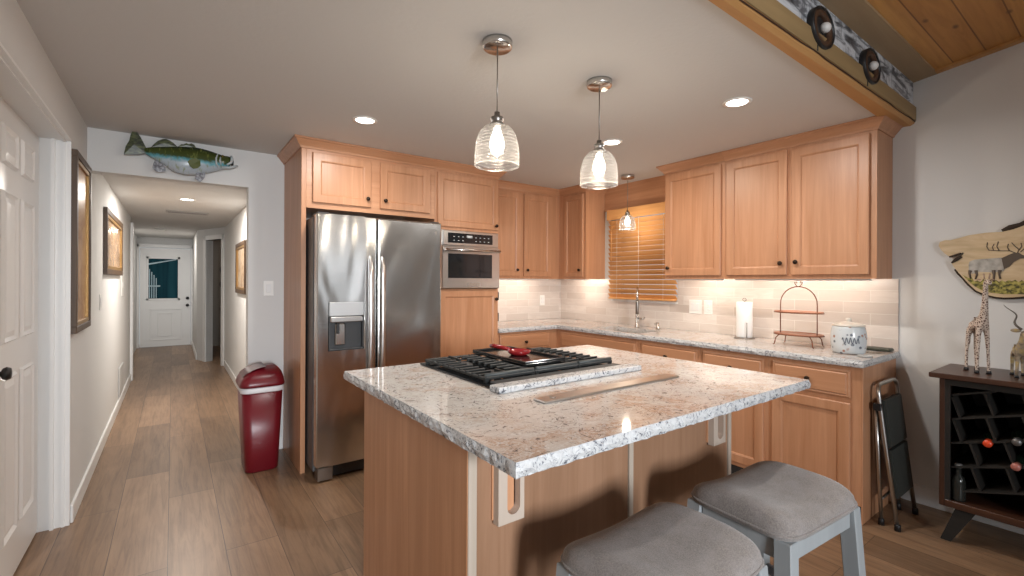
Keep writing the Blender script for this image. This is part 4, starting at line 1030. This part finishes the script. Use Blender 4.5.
# domed hood that leans back: low lip toward the hall side
for k in range(1, 8):
    a = PI/2*k/7; sc = math.cos(a)*.97+.03
    rr = rrect(tx+.075*(1-sc), ty, .137*max(.10, sc), .170*max(.22, sc), .055*max(.12, sc), 0.625+.105*math.sin(a)); rings.append(rr)
lid = loft(rings).build('lid', M_['red_plastic'], t)
fl = MB(); ncv = 10; v = []
for k in range(ncv+1):
    a = PI*.13+PI*.30*k/ncv
    for y in (ty-.11, ty+.11):
        q_ = math.cos(a)*.97+.03; v.append((tx+.075*(1-q_)-.139*q_, y, 0.628+.107*math.sin(a)))
fs = [(2*k, 2*k+1, 2*k+3, 2*k+2) for k in range(ncv)]; fl.add(v, fs, True); bmesh.ops.solidify(fl.b, geom=fl.b.faces[:], thickness=.006)
fl.build('swing_flap', mat('dark_red_flap', (.08, .005, .008), .3), lid)

# ------------------------------------------------------------------ things on the counter
t = thing('paper_towel_holder', 'dark metal paper towel holder on the countertop', 'paper towel holder', (3.56, 1.83, .917))
px, py = 3.555, 1.828
MB().lathe([(0, .917), (.075, .917), (.075, .923), (.0, .925)], (px, py, 0), 28).build('base', M_['nickel_dark'], t)
MB().tube([(px, py, .925), (px, py, 1.205)], .005, 8).tube([(px+.012*math.cos(a)*0, py+.014*math.cos(a), 1.212+.012*math.sin(a)) for a in [2*PI*k/12 for k in range(12)]], .003, 6, closed=True).build('post', M_['nickel_dark'], t)
MB().tube([(px-.06, py-.05, .923), (px-.06, py-.05, 1.04)], .0035, 8).build('side_arm', M_['nickel_dark'], t)
o = MB().lathe([(.021, .9255), (.056, .9255), (.057, .93), (.057, 1.190), (.055, 1.194), (.021, 1.194)], (px, py, 0), 36)
pt = mat('white_paper', (.80, .79, .78), .95); texbump(pt, 120, .3)
o = o.build('paper_towel_roll', pt); tag(o, 'roll of white paper towels standing on its holder', 'paper towels')
# tiered stand
cpm = mat('copper_wire', (.20, .07, .035), .35, .8)
t = thing('tiered_serving_stand', 'two-tier copper wire serving stand with an arched handle', 'serving stand', (3.42, 1.40, .917), 0)
sy0, sy1, sxx = 1.285, 1.515, 3.44
arch = [(sxx, sy1, 1.0)]+[(sxx, sy1, 1.0+.04*k) for k in range(1, 6)]
cyy, rr_ = (sy0+sy1)/2, (sy1-sy0)/2
arch = [(sxx, sy1, .985), (sxx, sy1, 1.10), (sxx, sy1, 1.19)]+[(sxx, cyy+rr_*math.cos(a), 1.20+.118*math.sin(a)) for a in [PI*k/16 for k in range(1, 16)]]+[(sxx, sy0, 1.19), (sxx, sy0, 1.10), (sxx, sy0, .985)]
MB().tube(arch, .0035, 8).build('handle', cpm, t)
m = MB()
for s in (-1, 1):
    m.tube([(sxx, cyy+s*.004, 1.318), (sxx, cyy+s*.020, 1.332), (sxx, cyy+s*.024, 1.348), (sxx, cyy+s*.012, 1.352), (sxx, cyy+s*.010, 1.340)], .0028, 6)
m.build('finial', cpm, t)
trm = mat('copper_tray', (.52, .24, .15), .35, .25)
for z, hl, hw in ((1.145, .150, .095), (.995, .150, .105)):
    def ell(s, zz): return [(sxx+hw*s*math.cos(a), cyy+hl*s*math.sin(a)*1.02, zz) for a in [2*PI*k/36 for k in range(36)]]
    loft([ell(.96, z-.003), ell(1, z+.004), ell(.98, z+.006), ell(.93, z+.001)]).build('tray', trm, t)
    MB().tube(ell(1.0, z-.004), .003, 6, closed=True).build('tray_rim', cpm, t)
m = MB()
for sx_ in (-1, 1):
    for sy_ in (-1, 1):
        bx, by = sxx+sx_*.055, cyy+sy_*.075
        m.tube([(bx, by, .990), (bx+sx_*.01, by+sy_*.022, .987), (bx+sx_*.02, by+sy_*.038, .965), (bx+sx_*.024, by+sy_*.044, .925), (bx+sx_*.028, by+sy_*.052, .920)], .0035, 8)
m.build('feet', cpm, t)
# canister
cm = mat('patterned_ceramic', (.6, .63, .64), .2)
vo = N(cm, 'ShaderNodeTexVoronoi'); vo.inputs['Scale'].default_value = 34; L(cm, pos(cm), vo.inputs['Vector'])
base_c = mixc(cm, ramp(cm, vo.outputs['Distance'], [(.24, (.9,)*3), (.36, (0, 0, 0))]), (.62, .66, .68), ramp(cm, vo.outputs['Color'], [(.0, (.10, .12, .16)), (.5, (.38, .17, .10)), (1, (.12, .14, .2))], 'CONSTANT'))
base_c = mixc(cm, ramp(cm, noise_tex(cm, pos(cm), 14, 3), [(.40, (0, 0, 0)), (.48, (1, 1, 1))]), (.62, .66, .68), base_c)
L(cm, base_c, BS(cm).inputs['Base Color'])
t = thing('ceramic_canister', 'round patterned white canister with lid near the end of the counter', 'canister', (3.37, 1.075, .917))
kx, ky = 3.36, 1.083
MB().lathe([(0, .917), (.078, .917), (.086, .925), (.091, .97), (.092, 1.02), (.086, 1.07), (.082, 1.080), (0, 1.080)], (kx, ky, 0), 40).build('jar', cm, t)
MB().lathe([(0, 1.0805), (.084, 1.0805), (.086, 1.086), (.074, 1.094), (.040, 1.103), (.014, 1.108), (.013, 1.114), (.018, 1.122), (.010, 1.130), (0, 1.131)], (kx, ky, 0), 36).build('lid', mat('cream_lid', (.70, .64, .56), .25), t)
MB().tube([(kx-.083, ky-.04, 1.06), (kx-.080, ky-.042, 1.062), (kx-.0935, ky-.0, 1.02), (kx-.09, ky+.02, 1.0)], .003, 6)
sc_ = []
for k in range(40):
    a = math.radians(178)+k*.024; r = .0935
    sc_.append((kx+r*math.cos(a), ky+r*math.sin(a), .995+.014*math.sin(k*.75)+(.008 if k % 9 < 3 else 0)))
MB().tube(sc_, .0016, 6).build('painted_script', mat('dark_blue_glaze', (.05, .07, .12), .3), t)
t = MB().box(3.585, 3.66, .935, 1.16, .9172, .937, .006).build('long_tool', mat('dark_olive_handle', (.045, .05, .035), .5)); tag(t, 'flat dark green oblong lying against the tiles behind the canister', 'tray')
o = MB().lathe([(0, .9172), (.035, .9172), (.040, .924), (.036, .926), (0, .922)], (3.25, .965, 0), 24).build('coaster', mat('grey_stone_coaster', (.45, .45, .44), .5)); tag(o, 'small round grey coaster on the counter edge in front of the canister', 'coaster')

# ------------------------------------------------------------------ step ladder
t = thing('step_ladder', 'folded step ladder with dark treads leaning against the cabinet end', 'step ladder', (3.34, .86, 0))
alu = mat('satin_aluminium', (.50, .49, .47), .3, 1)
x0, x1 = 3.185, 3.505
pts = [(x0, .795, .01), (x0, .850, .45), (x0, .880, .70)]+[(x0+.05-.05*math.cos(a), .882+.008*math.sin(a),   .722+.052*math.sin(a)) for a in [PI/2*k/5 for k in range(6)]]+[(x1-.05+.05*math.sin(a), .89-.008*math.sin(a),   .722+.052*math.cos(a)) for a in [PI/2*k/5 for k in range(6)]]+[(x1, .880, .70), (x1, .850, .45), (x1, .795, .01)]
MB().tube(pts, .011, 10).build('front_frame', alu, t)
MB().tube([(x0+.01, .870, .01), (x0+.01, .886, .40), (x0+.01, .899, .66)], .010, 10).tube([(x1-.01, .870, .01), (x1-.01, .886, .40), (x1-.01, .899, .66)], .010, 10).tube([(x0+.01, .873, .14), (x1-.01, .873, .14)], .007, 8).build('rear_frame', alu, t)
tr = mat('dark_tread', (.030, .034, .030), .6); texbump(tr, 300, .4)
def lean(mb, xa, xb, z0, z1, off, th):
    f = lambda z: .797+(z/.72)*.083
    v = [(x, f(z)+o_, z) for x in (xa, xb) for z in (z0, z1) for o_ in (off, off+th)]
    mb.add(v, [(0, 1, 3, 2), (4, 6, 7, 5), (0, 4, 5, 1), (2, 3, 7, 6), (0, 2, 6, 4), (1, 5, 7, 3)]); return mb
lean(MB(), x0+.02, x1-.02, .44, .69, -.020, .018).build('tread', tr, t)
lean(MB(), x0+.02, x1-.02, .165, .42, -.018, .018).build('tread', tr, t)
for x in (x0, x1): MB().box(x-.018, x+.018, .866, .905, .635, .675, .004).build('hinge', M_['black'], t)
for x in (x0, x1):
    for y in (.795, .870): MB().lathe([(.0, 0), (.015, 0), (.015, .03), (.012, .035), (0, .035)], (x+(.01 if y > .8 else 0)*(1 if x == x0 else -1), y, 0), 12).build('rubber_foot', M_['black'], t)
for (xa, xb, z) in ((x0+.012, x1-.012, .43),): MB().tube([(xa, .848, z), (xb, .848, z)], .006, 8).build('tread_bar', M_['black'], t)

# ------------------------------------------------------------------ wine cabinet
t = thing('wine_cabinet', 'dark walnut wine cabinet with splayed legs against the right wall', 'wine cabinet', (3.47, .2, 0))
wx0, wx1, wy0, wy1 = 3.27, 3.675, -.30, .645
MB().box(wx0-.03, XR-.004, wy0-.025, .682, .850, .876, .003).build('top', M_['walnut'], t)
MB().box(wx0, wx1, wy1-.022, wy1, .18, .8495, .002).build('side_panel', M_['walnut_z'], t)
MB().box(wx0, wx1, wy0, wy0+.022, .18, .8495, .002).build('side_panel', M_['walnut_z'], t)
MB().box(wx0, wx1, wy0+.022, wy1-.022, .18, .215, .002).build('bottom_panel', M_['walnut'], t)
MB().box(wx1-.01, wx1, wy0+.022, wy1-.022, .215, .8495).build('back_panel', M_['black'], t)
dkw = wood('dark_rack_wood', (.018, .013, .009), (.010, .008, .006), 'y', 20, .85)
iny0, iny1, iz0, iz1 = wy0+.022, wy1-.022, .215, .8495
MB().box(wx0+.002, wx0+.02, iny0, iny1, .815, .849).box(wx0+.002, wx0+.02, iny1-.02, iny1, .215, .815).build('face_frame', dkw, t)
ang = math.radians(17)
c0 = Vector((0, .16, .52))
def clipseg(p, d, t0, t1):
    lo, hi = t0, t1
    for (o_, dd, a, b) in ((p.y, d.y, iny0+.022, iny1-.022), (p.z, d.z, iz0+.004, .812)):
        if abs(dd) < 1e-9: continue
        ta, tb = (a-o_)/dd, (b-o_)/dd
        if ta > tb: ta, tb = tb, ta
        lo, hi = max(lo, ta), min(hi, tb)
    return lo, hi
du = Vector((0, -math.cos(ang), math.sin(ang))); dn = Vector((0, -math.sin(ang), -math.cos(ang)))
def board(p, d, lo, hi, nrm, name):
    a, b = p+d*lo, p+d*hi; h = nrm*.0045; v = []
    for x in (wx0+.025, wx1-.012):
        for q in (a-h, a+h, b+h, b-h): v.append((x, q.y, q.z))
    m = MB(); m.add(v, [(3, 2, 1, 0), (4, 5, 6, 7)]+[(k, (k+1) % 4, 4+(k+1) % 4, 4+k) for k in range(4)]); m.build(name, dkw, t)
sp = .120
for k in range(-4, 5):
    p = c0+dn*sp*k
    lo, hi = clipseg(p, du, -1.5, 1.5)
    if hi-lo > .06: board(p, du, lo, hi, dn, 'shelf')
for r in range(-4, 4):
    for q in range(-5, 6):
        p = c0+dn*sp*(r+.5)+du*(.128*q+.03*(r % 2))
        lo, hi = clipseg(p, dn, -sp/2+.006, sp/2-.006)
        if hi-lo > sp*.7: board(p, dn, lo, hi, du, 'divider')
for sx_, sy_ in ((0, 1), (0, -1), (1, 1), (1, -1)):
    bxx = wx0+.05 if sx_ == 0 else wx1-.05; byy = (wy1-.10) if sy_ > 0 else (wy0+.10)
    v = []
    for (cx_, cy_, h, z) in ((bxx-(.03 if sx_ == 0 else -.01), byy+sy_*.075, .014, 0), (bxx, byy, .026, .1795)):
        for q, w in ((-1, -1), (1, -1), (1, 1), (-1, 1)): v.append((cx_+q*h, cy_+w*h*1.5, z))
    m = MB(); m.add(v, [(3, 2, 1, 0), (4, 5, 6, 7)]+[(k, (k+1) % 4, 4+(k+1) % 4, 4+k) for k in range(4)]); m.build('leg', dkw, t)
def bottle(y, z, capcol, label):
    t = thing('wine_bottle', label, 'bottle', (3.45, y, z), 0, 'wine bottles in the rack')
    MB().lathe([(0, .30), (.036, .30), (.037, .12), (.030, .09), (.015, .06), (.014, .02), (0, .02)], (wx0+.02, y, z), 20, 'x').build('bottle_glass', mat('dark_green_glass', (.01, .02, .012), .08), t)
    MB().lathe([(0, .0), (.017, .0), (.0175, .003), (.0175, .045), (0, .045)], (wx0+.005, y, z), 18, 'x').build('capsule', capcol, t)
bottle(.466, .548, mat('orange_red_foil', (.75, .07, .02), .35), 'wine bottle with a bright orange-red cap in the rack')
bottle(.367, .583, mat('grey_foil', (.16, .16, .16), .3, .5), 'wine bottle with a grey cap in the rack')
bottle(.370, .463, mat('pink_foil', (.45, .16, .13), .3), 'wine bottle with a dull pink cap in the rack')
bt = thing('glass_bottle', 'clear dark bottle standing upright inside the wine cabinet', 'bottle', (3.33, .572, .216))
MB().lathe([(0, .2155), (.028, .2155), (.030, .225), (.030, .31), (.024, .335), (.013, .35), (.012, .385), (0, .386)], (3.315, .578, 0), 20).build('bottle_glass', mat('smoky_glass', (.02, .022, .02), .05), bt)
MB().lathe([(0, .3865), (.016, .3865), (.017, .39), (.017, .405), (0, .408)], (3.315, .578, 0), 16).build('cap', mat('grey_cap', (.12, .12, .12), .4), bt)

# ------------------------------------------------------------------ animal figurines
def skin_mesh(name, verts, edges, radii, m, parent, sub=2, root=0):
    inv = chain(parent).inverted(); me = bpy.data.meshes.new(name)
    me.from_pydata([inv @ Vector(v) for v in verts], edges, []); me.materials.append(m)
    o = bpy.data.objects.new(name, me); COL.objects.link(o); o.parent = parent
    md = o.modifiers.new('skin', 'SKIN'); md.use_smooth_shade = True
    for i, r in enumerate(radii):
        sv = me.skin_vertices[0].data[i]; sv.radius = (r, r) if isinstance(r, (int, float)) else r; sv.use_root = (i == root)
    s = o.modifiers.new('sub', 'SUBSURF'); s.levels = sub; s.render_levels = sub
    return o
def quadruped(parent, c, hd, S, pts, edges, rad, m, name='body'):
    """pts in local frame: a = forward, l = left, z = up (times S)"""
    f = Vector((math.cos(hd), math.sin(hd), 0)); l = Vector((-math.sin(hd), math.cos(hd), 0))
    V = [Vector(c)+f*a*S+l*b*S+Vector((0, 0, z*S)) for a, b, z in pts]
    return skin_mesh(name, [tuple(v) for v in V], edges, [r*S for r in rad], m, parent), f, l
gm_ = mat('giraffe_spots', (.5, .4, .3), .6)
vo = N(gm_, 'ShaderNodeTexVoronoi'); vo.feature = 'DISTANCE_TO_EDGE'; vo.inputs['Scale'].default_value = 95; L(gm_, pos(gm_), vo.inputs['Vector'])
L(gm_, ramp(gm_, vo.outputs['Distance'], [(.10, (.62, .52, .44)), (.22, (.10, .045, .03))]), BS(gm_).inputs['Base Color'])
t = thing('giraffe_figurine', 'tall spotted giraffe figurine standing on the wine cabinet', 'figurine', (3.45, .53, .8765))
pts = [(.0, 0, .50), (.10, 0, .53), (-.10, 0, .48),            # 0 belly 1 chest 2 hip
       (.14, 0, .62), (.16, 0, .75), (.17, 0, .88), (.175, 0, .955),       # 3-6 neck
       (.215, 0, .965), (.27, 0, .93),                            # 7 head 8 muzzle
       (.11, .045, .44), (.12, .055, .24), (.12, .065, .02),       # 9-11 front left
       (.11, -.045, .44), (.12, -.055, .24), (.12, -.065, .02),    # 12-14
       (-.11, .045, .40), (-.14, .05, .22), (-.13, .06, .02),      # 15-17
       (-.11, -.045, .40), (-.14, -.05, .22), (-.13, -.06, .02),   # 18-20
       (-.16, 0, .42), (-.18, 0, .28)]                             # tail
edges = [(0, 1), (0, 2), (1, 3), (3, 4), (4, 5), (5, 6), (6, 7), (7, 8), (1, 9), (9, 10), (10, 11), (1, 12), (12, 13), (13, 14), (2, 15), (15, 16), (16, 17), (2, 18), (18, 19), (19, 20), (2, 21), (21, 22)]
rad = [.055, .058, .052, .036, .026, .022, .021, .028, .016, .024, .014, .013, .024, .014, .013, .024, .014, .013, .024, .014, .013, .008, .006]
pts = [(a*.8, b*.75, z) for a, b, z in pts]
gS = .50; gh = math.radians(214)
o, f, l = quadruped(t, (3.45, .53, .8765), gh, gS, pts, edges, rad, gm_)
hd_ = Vector((3.45, .53, .8765))+f*.155*gS+Vector((0, 0, .985*gS))
m = MB()
for s in (-1, 1):
    m.tube([tuple(hd_+l*s*.018*gS), tuple(hd_+l*s*.024*gS+Vector((0, 0, .045*gS)))], .0035, 8)
    m.sphere(tuple(hd_+l*s*.025*gS+Vector((0, 0, .05*gS))), .0045, 8)
    m.sphere(tuple(hd_+l*s*.055*gS-f*.02*gS+Vector((0, 0, -.005*gS))), .007, 8, (.6, 1.3, .6))
m.build('horns_and_ears', mat('giraffe_tan', (.40, .28, .2), .6), t)
m = MB()
for k in (11, 14, 17, 20):
    a, b, z = pts[k]; p = Vector((3.45, .53, .8765))+f*a*gS+l*b*gS
    m.lathe([(0, .8765), (.011, .8765), (.009, .892), (0, .893)], (p.x, p.y, 0), 10)
m.build('hooves', M_['black'], t)
# antelope with spiral horns
am_ = mat('antelope_hide', (.3, .24, .15), .6)
L(am_, ramp(am_, noise_tex(am_, pos(am_, (1, 1, 1)), 35, 4), [(.35, (.16, .12, .08)), (.5, (.34, .28, .2)), (.62, (.42, .31, .12)), (.75, (.5, .47, .42))]), BS(am_).inputs['Base Color'])
t = thing('antelope_figurine', 'small horned antelope figurine on the wine cabinet, right of the giraffe', 'figurine', (3.45, .375, .8765))
pts = [(.0, 0, .40), (.12, 0, .43), (-.14, 0, .42), (.17, 0, .52), (.20, 0, .62), (.22, 0, .70), (.29, 0, .68), (.35, 0, .64),
       (.12, .05, .34), (.13, .055, .18), (.13, .06, .02), (.12, -.05, .34), (.13, -.055, .18), (.13, -.06, .02),
       (-.15, .05, .33), (-.19, .055, .18), (-.17, .06, .02), (-.15, -.05, .33), (-.19, -.055, .18), (-.17, -.06, .02)]
edges = [(0, 1), (0, 2), (1, 3), (3, 4), (4, 5), (5, 6), (6, 7), (1, 8), (8, 9), (9, 10), (1, 11), (11, 12), (12, 13), (2, 14), (14, 15), (15, 16), (2, 17), (17, 18), (18, 19)]
rad = [.080, .085, .075, .06, .046, .042, .038, .024, .034, .022, .017, .034, .022, .017, .036, .022, .017, .036, .022, .017]
aS = .33; ah = math.radians(196); ac = Vector((3.45, .375, .8765))
o, f, l = quadruped(t, ac, ah, aS, pts, edges, rad, am_)
m = MB(); hb = ac+f*.235*aS+Vector((0, 0, .74*aS))
for s in (-1, 1):
    P = []
    for k in range(15):
        q = k/14; P.append(tuple(hb+l*s*aS*(.03+.14*q+.035*math.sin(q*8))+f*(-.06*q+.03*math.cos(q*8))*aS+Vector((0, 0, .36*aS*q))))
    m.tube(P, [.0055*(1-.75*k/14) for k in range(15)], 8)
m.build('horns', mat('dark_horn', (.10, .085, .07), .4), t)
m = MB()
for s in (-1, 1): m.sphere(tuple(hb+l*s*.085*aS-f*.02*aS+Vector((0, 0, -.02*aS))), .012, 10, (.5, 1.6, .8))
m.build('ears', am_, t)
m = MB()
for k in (10, 13, 16, 19):
    a, b, z = pts[k]; p = ac+f*a*aS+l*b*aS; m.lathe([(0, .8765), (.009, .8765), (.007, .889), (0, .890)], (p.x, p.y, 0), 10)
m.build('hooves', M_['black'], t)

# ------------------------------------------------------------------ live-edge wood slice with painted elk
t = thing('wood_slice_painting', 'live-edge wood slice painted with an elk hanging on the right wall', 'wall art', (XR, .35, 1.27))
out = [(.724, 1.590), (.700, 1.600), (.677, 1.598), (.640, 1.608), (.600, 1.621), (.53, 1.630), (.467, 1.630), (.425, 1.640), (.385, 1.658), (.33, 1.668), (.25, 1.672), (.16, 1.660), (.08, 1.640), (.0, 1.600), (-.05, 1.54), (-.06, 1.46),
       (-.03, 1.39), (.04, 1.33), (.13, 1.29), (.24, 1.275), (.33, 1.275), (.387, 1.279), (.425, 1.272), (.462, 1.270), (.490, 1.273), (.516, 1.280), (.545, 1.292), (.571, 1.308), (.600, 1.345), (.620, 1.375), (.640, 1.405), (.655, 1.430), (.672, 1.462), (.655, 1.480), (.628, 1.505), (.618, 1.523), (.636, 1.522), (.660, 1.510), (.684, 1.503), (.700, 1.520), (.716, 1.540), (.729, 1.567)]
slm = mat('pale_slice_wood', (.62, .46, .28), .4)
ff_ = noise_tex(slm, pos(slm, (1, 3, 14)), 1.5, 5, .6, 1)
L(slm, ramp(slm, ff_, [(.3, (.50, .37, .21)), (.5, (.62, .47, .29)), (.7, (.70, .56, .37))]), BS(slm).inputs['Base Color'])
def flat(poly, x0, x1):
    bm2 = bmesh.new(); a = [bm2.verts.new((x0, y, z)) for y, z in poly]; b = [bm2.verts.new((x1, y, z)) for y, z in poly]; n = len(poly)
    for r in (a, b):
        es = [bm2.edges.get((r[i], r[(i+1) % n])) or bm2.edges.new((r[i], r[(i+1) % n])) for i in range(n)]
        bmesh.ops.triangle_fill(bm2, edges=es, use_beauty=True)
    for i in range(n): bm2.faces.new((a[i], a[(i+1) % n], b[(i+1) % n], b[i]))
    m = MB(); m.b.free(); m.b = bm2; return m
flat(out, XR-.032, XR-.002).build('slab', slm, t)
bark = mat('dark_bark', (.045, .03, .02), .9); texbump(bark, 80, .8)
i0 = [k for k, p in enumerate(out) if p == (.24, 1.275)][0]; i1 = [k for k, p in enumerate(out) if p == (.655, 1.430)][0]
MB().tube([(XR-.018, y, z) for y, z in out[i0:i1+1]], [.010+.006*abs(noise.noise(Vector((k*1.7, 0, 0)))) for k in range(i1+1-i0)], 8).build('bark', bark, t)
MB().tube([(XR-.018, .47, 1.637), (XR-.020, .44, 1.650), (XR-.02, .40, 1.662), (XR-.02, .36, 1.690), (XR-.02, .30, 1.70)], [.008, .015, .013, .014, .01], 8).build('bark_knot', bark, t)
MB().tube([(XR-.034, .682, 1.500), (XR-.034, .655, 1.508), (XR-.034, .632, 1.520)], [.004, .007, .005], 8).tube([(XR-.034, .672, 1.465), (XR-.034, .650, 1.485), (XR-.034, .630, 1.502)], [.004, .010, .008], 8).build('bark_cleft', bark, t)
hide = mat('painted_elk_body', (.46, .44, .40), .5)
L(hide, ramp(hide, noise_tex(hide, pos(hide), 30, 4), [(.35, (.30, .28, .25)), (.65, (.52, .50, .46))]), BS(hide).inputs['Base Color'])
dkp = mat('painted_elk_dark', (.10, .075, .055), .5)
flat([(.600, 1.450), (.596, 1.470), (.575, 1.481), (.54, 1.484), (.50, 1.486), (.469, 1.488), (.448, 1.480), (.450, 1.435), (.463, 1.414), (.50, 1.408), (.53, 1.410), (.560, 1.412), (.588, 1.400), (.598, 1.42)], XR-.0335, XR-.0315).build('elk_body', hide, t)
flat([(.470, 1.485), (.446, 1.500), (.425, 1.512), (.405, 1.512), (.392, 1.500), (.372, 1.490), (.376, 1.482), (.402, 1.480), (.424, 1.462), (.440, 1.438), (.460, 1.425)], XR-.0345, XR-.0315).build('elk_neck', dkp, t)
m = MB()
for a, b, c in (((.592, 1.42), (.596, 1.40), (.590, 1.372)), ((.570, 1.42), (.566, 1.395), (.572, 1.370)), ((.500, 1.42), (.498, 1.39), (.500, 1.358)), ((.476, 1.42), (.478, 1.395), (.474, 1.372))):
    m.tube([(XR-.033, a[0], a[1]), (XR-.033, b[0], b[1]), (XR-.033, c[0], c[1])], [.008, .005, .004], 6)
m.build('elk_legs', dkp, t)
m = MB()
def br(*p): m.tube([(XR-.033, y, z) for y, z in p], .0022, 5)
br((.418, 1.512), (.440, 1.524), (.480, 1.526), (.520, 1.532)); br((.520, 1.532), (.527, 1.552), (.524, 1.575)); br((.500, 1.529), (.505, 1.548), (.498, 1.565)); br((.478, 1.526), (.488, 1.550), (.482, 1.577))
br((.410, 1.512), (.405, 1.530), (.420, 1.548), (.432, 1.568)); br((.405, 1.527), (.395, 1.545), (.398, 1.565)); br((.440, 1.524), (.448, 1.545), (.444, 1.562)); br((.400, 1.515), (.385, 1.535), (.376, 1.560))
m.build('elk_antlers', dkp, t)
grm = mat('painted_grass', (.25, .23, .06), .6)
L(grm, ramp(grm, noise_tex(grm, pos(grm), 70, 4), [(.38, (.06, .055, .02)), (.5, (.26, .23, .05)), (.65, (.48, .42, .12))]), BS(grm).inputs['Base Color'])
gp = [(.625, 1.395), (.600, 1.360), (.575, 1.330), (.545, 1.308), (.510, 1.295), (.46, 1.288), (.40, 1.290), (.33, 1.29), (.26, 1.29)]
tp = []
for k in range(31):
    y = .26+(.625-.26)*k/30; tp.append((y, 1.355+.012*(k % 2)+.012*noise.noise(Vector((k*.9, 1, 0)))+(.02 if k > 26 else 0)))
flat(gp+tp[:-1], XR-.0342, XR-.0315).build('painted_grass', grm, t)
